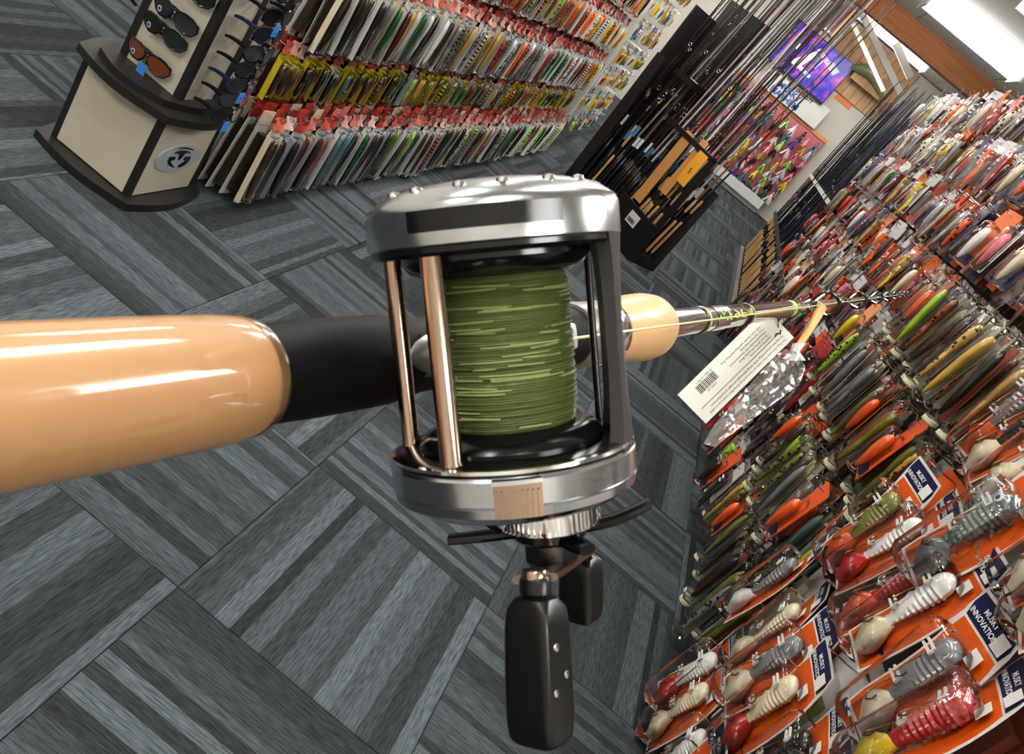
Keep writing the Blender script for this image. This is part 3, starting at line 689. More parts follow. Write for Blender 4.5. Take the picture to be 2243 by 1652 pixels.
def bagmesh(w, L, th):
    mb = MB(); vs = []; fs = []; nx, nz_ = 5, 6
    rr = random.Random(5)
    for s in (1, -1):
        for i in range(nz_ + 1):
            for k in range(nx + 1):
                x = w * (k / nx - .5); z = -.02 - L * i / nz_; e = math.sin(PI * k / nx) * math.sin(PI * min(1, i / nz_ * .96 + .04))
                vs.append((x, .5 * th + s * th * e * .5 + (rr.uniform(-.004, .004) if 0 < k < nx else 0), z))
    B = (nx + 1) * (nz_ + 1)
    for i in range(nz_):
        for k in range(nx):
            a = i * (nx + 1) + k; fs.append((a, a + 1, a + nx + 2, a + nx + 1))
    return mb.add(vs[:B], fs)   # front film, heat sealed to the header and card
kb['bag'] = bagmesh(.095, .20, .036).mesh('bag', True)
kb['hd'] = rounded_card(.098, .052, .014, .01).mesh('header', False)
kb['bait'] = stick_lure(.15, .010, .009, -.045, .014, 8, 1).mesh('soft_bait', True)
kb['bait2'] = MB().loft([((.012 * math.sin(7 * t), .018, -.045 - .15 * t), ((.006 + .016 * (1 - t) ** .5) * (1 + .16 * math.cos(i * PI)), 0, 0), (0, .012 * (1.1 - t), 0)) for i, t in enumerate([j / 12 for j in range(13)])], 8, 2).mesh('soft_bait', True)
kb['clip'] = MB().box(-.014, .014, .030, .034, -.075, -.070).box(-.014, .014, .030, .034, -.060, -.055).mesh('clip')
kb['ring'] = MB().tube([(.026 * math.cos(a), .02 + .0 * a, -.08 + .026 * math.sin(a)) for a in [2 * PI * k / 16 for k in range(16)]], .010, 8, True).mesh('ring_bait', True)
kb['scard'] = rounded_card(.088, .185, .014, .012).mesh('card', False)
kb['slure'] = stick_lure(.105, .017, .014, -.055, .02, 10, 0).mesh('lure', True)
kb['sblis'] = shell(.062, .135, -.038, .042, 10).mesh('blister', True)
kb['strip'] = MB().box(-.040, .040, .0028, .0038, -.165, -.135).mesh('printed_strip')
def bag_pack(u, d, zt, cn, hdc, lab, ring=False, two=True, grp='bagged soft baits on the right wall'):
    t = thing('bagged_bait', lab, 'fishing lure', RP(u, d, zt), (R.uniform(-.05, .12), R.uniform(-.1, .1), TR + R.uniform(-.35, .3)), grp); t.scale = (1.22, 1.2, 1.32)
    obj('bag', kb['bag'], m_bag, t); obj('header', kb['hd'], m_card, t, color=hdc)
    if ring: obj('ring_bait', kb['ring'], m_soft, t, color=col(cn), scale=(1.2, 1, 1.2))
    elif two:
        for s in (-1, 1): obj('soft_bait', kb['bait'], m_soft, t, (s * .019, 0, 0), color=col(cn))
    else: obj('soft_bait', kb['bait2'], m_soft, t, color=col(cn), scale=(1.4, 1.3, 1))
    obj('clip', kb['clip'], m_white, t, (R.uniform(-.02, .02), 0, R.uniform(-.05, .03)))
def small_card(u, d, zt, cn, cardc, lab, lm):
    t = thing('carded_lure', lab, 'fishing lure', RP(u, d, zt), (R.uniform(-.05, .1), R.uniform(-.1, .1), TR + R.uniform(-.35, .3)), 'small carded lures on the right wall'); t.scale = (1.22, 1.2, 1.36)
    obj('card', kb['scard'], m_card, t, color=cardc); obj('lure', kb['slure'], lm, t, color=col(cn))
    if u < 5.2: obj('blister', kb['sblis'], m_clear, t)
    obj('printed_strip', kb['strip'], m_navy, t)

# tubes
cnt = 0
for r_, zt in enumerate((.44, .78, 1.12, 1.46)):
    u = 2.20 + R.uniform(0, .03); c_ = 0
    while u < 3.22 + .1 * r_:
        c_ += 1
        cn = R.choice(['olive', 'olive', 'brown', 'olive', 'grey', 'chartreuse', 'copper', 'olive', 'slate', 'gold', 'brown', 'black', 'grey'])
        if inview(RP(u, .27, zt), 60) or inview(RP(u, .27, zt - .3), 60):
            d = .26 + R.uniform(-.05, .04); cl_ = R.random()
            if cl_ < .10: small_card(u, d, zt, 'orange', srgb(226, 84, 24), 'orange carded lure among the tubes, %s from near end, %s tube row' % (ordn(c_), ORD[r_]), m_lp)
            else: tube_pack(u, d, zt, cn, '%s lure in clear tube, %s from near end, %s tube row, right wall' % (cn, ordn(c_), ORD[r_]), R.choice([m_lp, m_lp, m_ls]), R.choice([srgb(150, 146, 110), srgb(120, 118, 90), srgb(90, 90, 84), srgb(190, 180, 150), srgb(160, 70, 40)]))
            rear_of(u, d, zt, .045, .3, [7, 8, 9], 4, .055)
        u += .060 * R.uniform(.92, 1.08)
# bags and small cards beyond
LOWC = ['maroon', 'purple', 'brown', 'chartreuse', 'maroon', 'copper', 'olive', 'black', 'yellow', 'red', 'orange', 'brown']
HIC = ['white', 'orange', 'cream', 'yellow', 'silver', 'pink', 'purple', 'white', 'grey', 'red', 'orange', 'cream', 'gold']
CARDC = [srgb(236, 110, 36), srgb(230, 92, 30), srgb(232, 228, 222), srgb(214, 206, 200), srgb(70, 60, 100), srgb(234, 150, 90), srgb(180, 40, 36)]
for bay_, (ua, ub, rows) in enumerate(((3.30, 4.55, (.34, .62, .90, 1.18, 1.46, 1.74, 2.02)), (4.62, 7.25, (.36, .64, .92, 1.20, 1.48, 1.76, 2.04, 2.28)), (1.9, 3.26, (1.76, 2.02)))):
    for r_, zt in enumerate(rows):
        u = ua + R.uniform(0, .05); c_ = 0
        while u < ub:
            c_ += 1; hi = zt > (1.0, .7, 1.0)[bay_]
            if inview(RP(u, .26, zt), 40) or inview(RP(u, .26, zt - .2), 40):
                cn = R.choice(HIC if hi else LOWC); d = .24 + R.uniform(-.06, .05)
                where = '%s along %s row up, %s right bay' % (ordn(c_), ['first', 'second', 'third', 'fourth', 'fifth', 'sixth', 'seventh', 'eighth'][r_], ['middle', 'far', 'upper near'][bay_])
                q = R.random()
                if q < .36: small_card(u, d, zt, cn, R.choice(CARDC), '%s lure on small card, %s' % (cn, where), R.choice([m_lp, m_ls, m_lp]))
                elif q < .43: rc = R.choice(['yellow', 'red', 'green', 'yellow', 'orange']); bag_pack(u, d, zt, rc, R.choice(CARDC), '%s ring shaped bait in clear bag, %s' % (rc, where), True)
                else: bag_pack(u, d, zt, cn, R.choice(CARDC) if q < .8 else col('silver'), '%s soft bait in clear bag, %s' % (cn, where), False, q < .7)
                rear_of(u, d, zt, .10, .25, [0, 0, 1, 1, 2, 9], 4, .055)
            u += .118 * R.uniform(.9, 1.1)
fh_ = obj('far_hooks', FARH, m_steel, gw); fh_['kind'] = 'stuff'
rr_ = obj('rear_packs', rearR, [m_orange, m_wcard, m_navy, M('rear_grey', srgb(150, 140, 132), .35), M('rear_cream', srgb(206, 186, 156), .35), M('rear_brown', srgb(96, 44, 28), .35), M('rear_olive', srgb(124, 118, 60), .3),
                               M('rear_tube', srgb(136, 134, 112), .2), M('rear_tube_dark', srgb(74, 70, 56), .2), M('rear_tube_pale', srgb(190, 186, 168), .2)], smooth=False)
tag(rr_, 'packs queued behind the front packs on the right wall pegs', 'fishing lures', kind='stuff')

# ================================================================== standing rods
m_cork = M('cork', srgb(206, 160, 104), .75, var=.18, scale=140, bump=.15)
m_blank = M('rod_blank', objcol=True, rough=.25, var=.1, coat=.4)
m_tan = M('tan_board', srgb(222, 160, 88), .6, var=.06, scale=8)
def rod_kit(cork):
    k = {}
    k['blank'] = MB().tube([(0, 0, .3), (0, 0, .9), (0, 0, 1.6), (0, 0, 2.35)], [.009, .0075, .006, .0035], 6).mesh('blank', True)
    k['grip'] = MB().lathe([(.006, .02), (.013, .025), (.0145, .06), (.0125, .25), (.0135, .33), (.009, .34)], 10).mesh('grip', True)
    k['fore'] = MB().lathe([(.010, .42), (.013, .43), (.0125, .52), (.007, .55)], 10).mesh('fore_grip', True)
    k['seat'] = MB().lathe([(.009, .335), (.0115, .34), (.0105, .36), (.0105, .41), (.012, .415), (.009, .43)], 10).mesh('reel_seat', True)
    k['butt'] = MB().lathe([(.012, 0), (.0165, .004), (.0165, .02), (.012, .026)], 10).mesh('butt_cap', True)
    k['guide'] = MB().tube([(.018 + .011 * math.cos(a), 0, .011 * math.sin(a)) for a in [2 * PI * q / 10 for q in range(10)]], .002, 4, True).tube([(0, 0, -.02), (.008, 0, 0), (0, 0, .02)], .0015, 4).mesh('guide', True)
    k['wrap'] = MB().lathe([(.0062, 0), (.0072, .004), (.0072, .05), (.0062, .054)], 8).mesh('wrap', True)
    k['tagp'] = MB().box(-.014, .014, -.001, .001, -.09, 0).mesh('hang_tag')
    return k
RK = rod_kit(1)
def rod(loc, rot, cork, bc, label, group, wrapc, tagc=None, s=1.0):
    t = thing('fishing_rod', label, 'fishing rod', loc, rot, group); t.scale = (1, 1, s)
    gm_ = m_cork if cork else m_black
    obj('blank', RK['blank'], m_blank, t, color=bc); obj('grip', RK['grip'], gm_, t); obj('fore_grip', RK['fore'], gm_, t)
    obj('reel_seat', RK['seat'], m_black if cork else m_steel, t); obj('butt_cap', RK['butt'], m_black, t)
    for z, sc_ in ((.95, 1.5), (1.3, 1.1), (1.6, .8), (1.85, .6), (2.08, .45)): obj('guide', RK['guide'], m_steel if R.random() < .5 else m_black, t, (0, 0, z), (0, 0, R.uniform(-.6, .6)), scale=(sc_, sc_, sc_))
    for z in (.60, .82): obj('wrap', RK['wrap'], m_objc, t, (0, 0, z), color=wrapc)
    if tagc is not None: obj('hang_tag', RK['tagp'], m_card, t, (.012, -.012, .62), (0, 0, R.uniform(-.5, .5)), color=tagc)
    return t
S0, S1 = Vector((-.78, 7.30, 0)), Vector((.14, 6.50, 0)); sd = (S1 - S0).normalized(); sn = Vector((sd.y, -sd.x, 0)); sl = (S1 - S0).length
ra = math.atan2(sd.y, sd.x)
rk = thing('rod_rack', 'free standing black rack full of upright fishing rods at the aisle end', 'rod rack', S0, (0, 0, ra))
# x along the rack, -y toward the camera
m_perf = dots_mat('black_perforated', srgb(40, 38, 38), srgb(6, 6, 6), .05, .014)
obj('base', MB().box(0, sl, -.02, .30,  .0, .09), m_black, rk, smooth=False)
obj('back_panel', MB().box(0, .52, .28, .30, .09, 1.95), m_perf, rk, smooth=False)
obj('back_panel', MB().box(.52, sl, .28, .30, .09, .80), m_perf, rk, smooth=False)
obj('side_panel', MB().box(0, .12, -.02, .0, .09, 1.30), m_perf, rk, smooth=False)
obj('side_panel', MB().box(0, .015, 0, .28, .09, 1.75), m_perf, rk, smooth=False)
obj('top_comb', MB().box(.30, .56, -.03, .30, 1.26, 1.31), m_blackg, rk, smooth=False)
obj('comb_edge', MB().box(.50, .57, -.035, .0, 1.311, 1.316), m_white, rk, smooth=False)
obj('mid_rail', MB().box(.56, sl, -.02, .02, .96, 1.0), m_black, rk, smooth=False)
obj('end_post', MB().box(sl - .04, sl, -.02, .02, .09, 1.0), m_black, rk, smooth=False)
obj('front_lip', MB().box(.70, sl, -.05, -.02, .0, .34), m_black, rk, smooth=False)
obj('board', MB().box(.80, .90, -.012, -.004, .36, 1.02), m_tan, rk, smooth=False)
obj('board', MB().box(.97, 1.05, .0, .006, .55, 1.05), m_tan, rk, smooth=False)
yt = obj('paper_tag', MB().box(1.06, 1.17, -.04, -.036, .70, .98), M('orange_tag', srgb(250, 176, 44), .6), rk, smooth=False)
o = obj('lettering', text_mesh('5', .06, 'CENTER'), m_black, yt); o.matrix_local = Matrix.Translation((1.115, -.0415, .80)) @ Matrix.Rotation(PI / 2, 4, 'X')
wl = obj('barcode_label', MB().box(.93, 1.06, -.062, -.058, .20, .30), m_wcard, rk, smooth=False)
bcm = MB(); bx = .945
while bx < 1.04:
    b_ = R.uniform(.002, .005); bcm.box(bx, bx + b_, -.0632, -.062, .215, .25); bx += b_ + R.uniform(.002, .005)
obj('bar_code', bcm, m_black, wl, smooth=False)
n1 = 0
DARK = [srgb(18, 17, 18), srgb(26, 24, 26), srgb(36, 30, 30), srgb(14, 14, 18), srgb(30, 22, 18)]
for row, (dy, cnt_) in enumerate(((.04, 26), (.13, 24), (.22, 22))):
    for k in range(cnt_):
        x = .05 + (sl - .09) * (k + .5 * (row % 2)) / cnt_ + R.uniform(-.012, .012)
        P = S0 + sd * x - sn * dy; n1 += 1
        cork = x > .72 and R.random() < .75 or R.random() < .12
        bc = R.choice(DARK) if R.random() < .66 else R.choice([srgb(214, 214, 210), srgb(150, 150, 150), srgb(120, 80, 60), srgb(230, 226, 222), srgb(90, 88, 92), srgb(190, 150, 160)])  # pale blanks among the dark ones put rod highlights into the colour
        rod((P.x, P.y, .09), (R.uniform(-.02, .02), R.uniform(.02, .085), R.uniform(-.3, .3)), cork, bc, '%s rod from the left in the %s line of the black rack' % (ordn(k + 1), ['front', 'middle', 'back'][row]), 'rods in the black rack',
            R.choice([col('yellow'), col('blue'), col('white'), col('pink'), col('silver'), col('black'), col('black')]), R.choice([None, None, None, srgb(230, 230, 230), srgb(60, 130, 190)]), R.uniform(.97, 1.12))

# second rack along the right wall
rk2 = thing('rod_rack', 'rod rack with navy backboard continuing the right wall', 'rod rack', RP(7.5, 0, 0), (0, 0, TR))
obj('base', MB().box(0, 3.4, -.10, .28, 0, .07), M('grey_metal', srgb(150, 154, 150), .4, .6), rk2, smooth=False)
obj('backboard', MB().box(0, 3.4, -.12, -.10, .07, 2.25), M('navy_board', srgb(18, 20, 44), .5, var=.2), rk2, smooth=False)
obj('upper_comb', MB().box(0, 3.4, .02, .24, 1.22, 1.25), m_black, rk2, smooth=False)
obj('comb_edge', MB().box(0, 3.4, .24, .246, 1.215, 1.255), m_cream, rk2, smooth=False)
obj('front_rail', MB().box(0, 3.4, .235, .255, .62, .66), m_black, rk2, smooth=False)
for row, dd in enumerate((.22, .12, .02)):
    for k in range(26):
        u = 7.56 + k * .127 + R.uniform(-.02, .02) + .04 * row; x, y, _ = RP(u, dd, 0)
        cork = R.random() < .72
        rod((x, y, .07), (R.uniform(-.03, .03), R.uniform(-.03, .02), R.uniform(-.3, .3)), cork, R.choice(DARK + [srgb(24, 28, 60), srgb(24, 28, 60)]), '%s rod from the near end, %s line of the navy backed rack' % (ordn(k + 1), ['front', 'middle', 'back'][row]),
            'rods in the navy backed rack', R.choice([col('silver'), col('white'), col('navy'), col('black'), col('gold')]), None, R.uniform(.9, 1.06))

# ================================================================== back wall
bw = thing('lure_board', 'pink pegboard of skirted lures on the far back wall', 'display', (0, 16.1, 0))
m_pink = M('pink_board', srgb(214, 116, 126), .55, var=.2, scale=4)
obj('panel', MB().box(-1.2, 1.62, 0, .08, .30, 1.72), m_pink, bw, smooth=False)
obj('top_rail', MB().box(-1.2, 1.62, -.02, .0, 1.66, 1.72), m_tan, bw, smooth=False)
pk = MB().tube([(0, 0, 0), (0, -.17, .01)], .004, 4).mesh('peg')
for i in range(17):
    for j in range(8): obj('peg', pk, m_steel, bw, (-1.1 + i * .165, 0, .42 + j * .16))
sk = []
for v in range(3):
    rr = random.Random(v); mb = MB(); mb.lathe([(.012, .02), (.024, 0), (.022, -.03)], 8)
    for q in range(14):
        a = rr.uniform(0, 6.28); r0 = .012; l_ = rr.uniform(.07, .13); sp = rr.uniform(.02, .06)
        mb.tube([(r0 * math.cos(a), r0 * math.sin(a), -.02), (sp * math.cos(a), sp * math.sin(a), -.02 - l_)], [.009, .006], 4)
    mb.lathe([(.0, .055), (.016, .045), (.014, .03), (.004, .025)], 8, False)
    sk.append(mb.mesh('skirted_lure', True))
BWC = ['grey', 'maroon', 'violet', 'green', 'copper', 'gold', 'orange', 'blue', 'black', 'white', 'red', 'yellow', 'lime', 'pink', 'silver', 'brown', 'pink', 'white']
for j in range(8):
    for i in range(17):
        cn = R.choice(BWC)
        o = obj('skirted_lure', sk[R.randint(0, 2)], m_soft, None, (-1.1 + i * .165 + R.uniform(-.03, .03), 15.95, .40 + j * .16 + .025), (0, 0, R.uniform(0, 6)), col(cn), scale=(1.5, 1.5, 1.15))
        tag(o, '%s skirted lure, %s from the left, %s row up, pink board' % (cn, ordn(i + 1), (ORD + ['eighth'])[j]), 'fishing lure', 'skirted lures on the pink board')
# sign above the board
sg = thing('shop_sign', 'white sign with blue and black lettering above the pink board', 'sign', (.68, 16.04, 1.86))
obj('sign_board', MB().box(-.62, .62, -.02, .02, -.14, .26), m_white, sg, smooth=False)
m_blue = M('blue_ink', srgb(30, 92, 190), .4)
for s, z, sz, x, mt in (('BITTEN BESTY', .14, .085, .02, m_black), ('MUSKY', .02, .15, -.14, m_blue), ('MAYHEM', -.11, .15, -.14, m_blue)):
    o = obj('lettering', text_mesh(s, sz, 'CENTER', .002, 1, .004), mt, sg); o.matrix_local = Matrix.Translation((x, -.023, z)) @ Matrix.Rotation(PI / 2, 4, 'X')
# television
tv = thing('television', 'flat television with a purple and blue picture on the back wall', 'television', (.47, 15.98, 2.50))
obj('bezel', MB().box(-.62, .64, -.02, .04, -.41, .39), m_blackg, tv, smooth=False)
s_ = obj('screen', MB().box(-.60, .62, -.024, -.02, -.37, .37), screen_mat(), tv, smooth=False)
pic = {'pic_pale': ((.45, .75, 1, 1), 1.0), 'pic_pink': ((.6, .08, .36, 1), .8), 'pic_cyan': ((.05, .4, .6, 1), .8), 'pic_navy': ((.01, .0, .10, 1), 1)}
for k_, (c_, e_) in pic.items(): emit_mat(k_, c_, e_)
for nm, pts in (('pic_pink', [(-.30, -.20), (-.1, -.22), (.02, .10), (-.02, .2), (-.12, .05)]), ('pic_pale', [(-.22, -.19), (.16, -.22), (.17, -.17), (-.20, -.13)]), ('pic_cyan', [(-.42, .02), (-.3, .0), (-.28, .1), (-.4, .12)]),
                ('pic_navy', [(.2, .12), (.45, .05), (.5, .16), (.3, .22)]), ('pic_pink', [(.1, -.05), (.14, -.05), (.18, .2), (.15, .22)]), ('pic_navy', [(-.05, .2), (.2, .12), (.25, .19), (.0, .26)])):
    obj('picture_shape', MB().prism(pts, -.0255, -.0242, lambda p, q, h_: (p, h_, q)), MATS[nm], s_, smooth=False)
# loudspeaker box above the television, orange notice, mounted fish, floor heater, bin
sp = thing('loudspeaker', 'brown loudspeaker box hung above the television', 'loudspeaker', tuple(hity(1832, 30, 15.2)), (0, .05, 0))
obj('cabinet', MB().box(-.17, .17, -.14, .14, -.30, .34), M('purple_brown', srgb(118, 78, 80), .6), sp, smooth=False)
obj('wood_edge', MB().box(.17, .195, -.14, .14, -.30, .34), m_tan, sp, smooth=False)
obj('badge', MB().box(.02, .14, -.145, -.14, -.29, -.25), m_wcard, sp, smooth=False)
p_ = hity(1852, 218, 16.16); nt_ = tag(obj('paper_notice', MB().box(-.17, .17, -.004, 0, -.09, .09), M('orange_paper', srgb(244, 140, 80), .7), loc=(p_.x, 16.195, p_.z), smooth=False), 'orange paper notice on the wall right of the television', 'notice')
p_ = hity(1905, 170, 15.9); fm = thing('mounted_fish', 'greenish mounted trophy fish on the plank wall', 'fish mount', (p_.x + .05, 15.95, p_.z))
obj('body', MB().loft([((-.42 + .84 * t, -.04 * math.sin(PI * t), .12 * math.sin(4 * t) - .05), (0, .05 * s, 0), (0, 0, .10 * s)) for t, s in ((0, .25), (.08, .6), (.2, .95), (.4, 1), (.6, .85), (.8, .5), (.92, .3), (1, .2))], 12), M('fish_skin', srgb(132, 136, 98), .3, var=.3, scale=12), fm)
obj('tail_fin', MB().prism([(.40, -.16), (.58, -.02), (.53, -.14), (.58, -.30), (.41, -.21)], -.02, -.008, lambda p, q, h_: (p, h_, q)), M('fin_tan', srgb(170, 116, 80), .5), fm, smooth=False)
obj('back_fin', MB().prism([(.12, .08), (.2, .19), (.3, .12), (.28, .0)], -.03, -.018, lambda p, q, h_: (p, h_, q)), MATS['fin_tan'], fm, smooth=False)
obj('plaque', MB().box(-.3, .35, .02, .05, -.18, .16), m_plank, fm, smooth=False)
ht = thing('floor_heater', 'long white louvred heater along the foot of the back wall', 'heater', (0, 15.9, 0))
obj('cover', MB().box(-.6, 1.5, -.10, .16, .10, .26), m_white, ht, smooth=False)
obj('body', MB().box(-.6, 1.5, -.06, .16, 0, .10), M('heater_dark', srgb(60, 62, 62), .5), ht, smooth=False)
for k in range(3): obj('louvre', MB().box(-.6, 1.5, -.085, -.06, .02 + .03 * k, .028 + .03 * k), m_white, ht, smooth=False)
p_ = hitz(1662, 488, 0); bn = thing('floor_vent_box', 'small black and white slatted box by the rod rack foot', 'box', (p_.x, min(p_.y, 12.5), 0))
obj('body', MB().box(-.14, .14, -.12, .12, 0, .22), m_black, bn, smooth=False)
for k in range(5): obj('slat', MB().box(-.12, .12, -.13, -.12, .03 + .035 * k, .048 + .035 * k), m_white, bn, smooth=False)

# ================================================================== rod in the foreground
m_wcork = M('wrapped_cork', srgb(186, 138, 90), .5, var=.16, scale=26, coat=1, stretch=(.5, 1, 1))
m_fcork = M('fore_cork', srgb(222, 176, 124), .55, var=.08, scale=60, coat=.35)
m_eva = M('black_seat', srgb(6, 6, 7), .6, var=.2, spec=.18)
m_gun = M('rod_gunmetal', srgb(92, 80, 72), .16, .55, var=.08, coat=1)
m_chr = M('polished_chrome', (.82, .82, .83, 1), .09, 1, var=.04)
m_sat = M('satin_silver', (.60, .62, .65, 1), .20, 1, var=.05, scale=12)
m_cop = M('warm_pillar', (.50, .36, .28, 1), .16, 1, var=.08)
m_limet = M('lime_thread', srgb(186, 226, 92), .4)
P0 = CP(620, 815, .197); RD = ray(2120, 627).normalized()
AX = (-CU * 0).copy()
Acam = Vector((-.088, .987, -.137)).normalized(); A_ = (CR * Acam.x + CU * Acam.y + FWD * Acam.z).normalized()
RC = CP(1103.5, 761, .204)
RN = (RC - P0) - RD * (RC - P0).dot(RD); RN.normalize(); RY = RN.cross(RD)
def tpx(px):
    a, b = -.12, 6.0
    for _ in range(50):
        m_ = (a + b) / 2
        if proj(P0 + RD * m_)[0] < px: a = m_
        else: b = m_
    return a
fr_ = thing('fishing_rod', 'casting rod with tan grips held across the foreground carrying the reel', 'fishing rod', mw=frame_mat(P0, RD, RY, RN))
MX = Matrix(((0, 0, 1, 0), (1, 0, 0, 0), (0, 1, 0, 0), (0, 0, 0, 1)))   # lathe axis -> rod x
def rl(name, prof, mt, par=fr_, n=40, ang=40): return obj(name, MB().lathe([(r, t) for t, r in prof], n, True, MX), mt, par, ang=ang)
te = tpx(548)
rl('rear_grip', [(-.34, .0146), (te - .03, .0148), (te - .012, .0147), (te - .006, .0143), (te - .002, .0136), (te, .0125)], m_wcork, n=64)
rl('grip_wrap_edge', [(te - .004, .01415), (te - .0015, .0140), (te - .0005, .0134)], m_bag, n=48)
t1, t2 = tpx(590), tpx(1245)
rl('reel_seat', [(te - .008, .0118), (te + .004, .0120), (te + .02, .0126), (tpx(830), .0128), (tpx(900), .0112), (tpx(1150), .0112), (t2, .0125)], m_eva)
rl('winding_ring', [(t2 - .002, .0137), (t2, .0142), (tpx(1300), .0142), (tpx(1302), .0138)], M('grey_ring', srgb(128, 124, 116), .35, .3))
bd = rl('lettered_band', [(tpx(1302), .0145), (tpx(1318), .0147), (tpx(1320), .0143)], m_chr)
ta, tb = tpx(1320), tpx(1436)
rl('fore_grip', [(ta, .0146), (ta + .015, .0152), (ta + (tb - ta) * .45, .0166), (ta + (tb - ta) * .66, .0172), (ta + (tb - ta) * .82, .0166), (ta + (tb - ta) * .92, .0148), (tb - .003, .012), (tb, .0088)], m_fcork, n=56, ang=60)
# silver hoods and foot clamp
def rbox(name, x0, x1, y0, y1, z0, z1, mt, par=fr_): return obj(name, MB().box(x0, x1, y0, y1, z0, z1), mt, par, smooth=False)
tc_ = tpx(905)
o = rbox('hood', tc_ - .010, tc_ + .010, -.0062, .0062, .0105, .0185, M('pale_satin', (.75, .72, .68, 1), .35, .8))
o = obj('hood_tip', MB().loft([((tpx(815), 0, .0128), (0, .001, 0), (0, 0, .001)), ((tpx(830), 0, .0135), (0, .004, 0), (0, 0, .0022)), ((tpx(850), 0, .0140), (0, .0055, 0), (0, 0, .003))], 8), MATS['pale_satin'], fr_)
# blank
tk = tpx(1738)
rl('butt_blank', [(tb - .004, .0084), (tb + .01, .0083), (tk, .0074), (tk + .002, .0066)], m_gun, n=48)
rl('blank', [(tk, .0056), (tk + .2, .0050), (1.0, .0042), (1.6, .0028), (2.05, .0016)], m_gun, n=20)
for a, b, q in ((1528, 1531, .0005), (1629, 1631, .0), (1727, 1729, -.0004)): rl('trim_wrap', [(tpx(a), .0078 + q), (tpx(a + 1), .0081 + q), (tpx(b), .0081 + q), (tpx(b + .6), .0077 + q)], m_limet)
for a, b in ((1522, 1527), (1624, 1628)): rl('dark_wrap', [(tpx(a), .0084), (tpx(a + .5), .00862), (tpx(b), .00862), (tpx(b + .5), .0082)], M('brown_thread', srgb(60, 34, 30), .35))
# lime decal: lettering wrapped on the blank
def wrap_text(s, t0, t1_, rad, a0, hgt, mt, name='lettering', par=fr_, flip=1):
    me = text_mesh(s, 1.0); xs = [v.co.x for v in me.vertices]; x0, x1 = min(xs), max(xs)
    for v in me.vertices:
        t = t0 + (t1_ - t0) * (v.co.x - x0) / (x1 - x0); a = a0 + flip * v.co.y * hgt
        v.co = (t, rad * math.sin(a) * -1, rad * math.cos(a))
    me.update(); o = obj(name, me, mt, par); return o
camside = (CAM - (P0 + RD * tpx(1590))); ca_ = math.atan2(-camside.dot(RY), camside.dot(RN))
m_lime = M('lime_decal', srgb(190, 232, 96), .35, var=.15, scale=300)
dl = obj('decal', MB().lathe([(.00830, tpx(1547)), (.00830, tpx(1578))], 40, False, MX), m_gun, fr_)
wrap_text('MADE', tpx(1547), tpx(1577), .00858, ca_ - .55, 1.25, m_lime)
wrap_text('9F', tpx(1581), tpx(1610), .00855, ca_ - .45, 1.0, m_lime)
wrap_text('XH', tpx(1618), tpx(1627), .0085, ca_ - .5, 1.0, m_lime)
wrap_text('OUTDOORS', tpx(1303), tpx(1317), .0148, ca_ - .2, .5, m_blackg, par=bd)
# guides
def guide(px, r, wire):
    t = tpx(px); c = r + .0058
    g_ = obj('guide', MB().tube([(t, r * math.cos(a), c + r * math.sin(a)) for a in [2 * PI * k / 20 for k in range(20)]], r * .17, 8, True), m_blackg, fr_)
    obj('guide_foot', MB().tube([(t - r * 1.6, 0, .0052), (t - r * .5, r * .4, c - r * .8), (t, r, c)], wire, 6).tube([(t - r * 1.6, 0, .0052), (t - r * .5, -r * .4, c - r * .8), (t, -r, c)], wire, 6).tube([(t + r * 1.8, 0, .005), (t + .2 * r, 0, c - r)], wire, 6), m_chr, g_)
    rl('guide_wrap', [(t - r * 2.2, .0052), (t - r * 2, .0060), (t - r * .8, .0058), (t - r * .7, .005)], m_blackg, g_)
for px, r in ((1772, .0120), (1850, .0105), (1898, .0092), (1927, .008), (1946, .007), (1960, .0062), (1971, .0056), (1980, .005)): guide(px, r, .0011)
# hook keeper and rubber strap
obj('hook_keeper', MB().tube([(tk + .01, .003, .0055), (tk + .02, .006, .012), (tk + .03, .0, .014), (tk + .04, -.006, .011), (tk + .05, -.002, .0055)], .0012, 6), m_chr, fr_)

# ------------------------------------------------------------------ hang tag on the rod
TGZ = .74
def tagp(px, py, dz=0): return CP(px, py, TGZ + dz)
tl0, tr0, bl0 = tagp(1677, 676), tagp(1726, 752), tagp(1484, 865)
ux = (bl0 - tl0); TLn = ux.length; ux.normalize(); uy = (tr0 - tl0); TWd = (uy - ux * uy.dot(ux)).length; uy = (uy - ux * uy.dot(ux)).normalized(); un = ux.cross(uy)
ht_ = thing('hang_tag', 'white printed tag with barcode hanging from the rod blank', 'tag', mw=frame_mat(tl0, ux, uy, un))
tgc = obj('card', MB().box(0, TLn, 0, TWd, -.0004, .0004), M('tag_white', srgb(238, 236, 228), .5, var=.02), ht_, smooth=False)
m_print = M('tag_ink', srgb(60, 58, 56), .6)
def ttxt(s, size, x, y, maxw=None):
    me = text_mesh(s, size); xs = [v.co.x for v in me.vertices]; k = 1
    if maxw and max(xs) > maxw: k = maxw / max(xs)
    o = obj('lettering', me, m_print, tgc, (x, y, .0006)); o.scale = (k, 1, 1)
Wd = TWd
ttxt('The Chaos Rod series from Tackle and Shumway Rods Strong Effort combine an incredible', .0030, .006, Wd * .86, TLn * .86)
ttxt('Strong-feel and pounding while being lightweight strength and performance.', .0030, .006, Wd * .755, TLn * .84)
obj('rule', MB().box(.006, TLn * .94, Wd * .66, Wd * .672, .0004, .0007), m_print, tgc, smooth=False)
for k, s in enumerate(('industrial power tuning', '• 36 and 24 Ton Hi-quality Blend', '• Diamond Guides with Diamond Inserts', '• Fuji TexTouch Reel Seat', '• Full Cork Handle with Extended Fore Grip')): ttxt(s, .0028, .014, Wd * (.56 - .09 * k), TLn * .5)
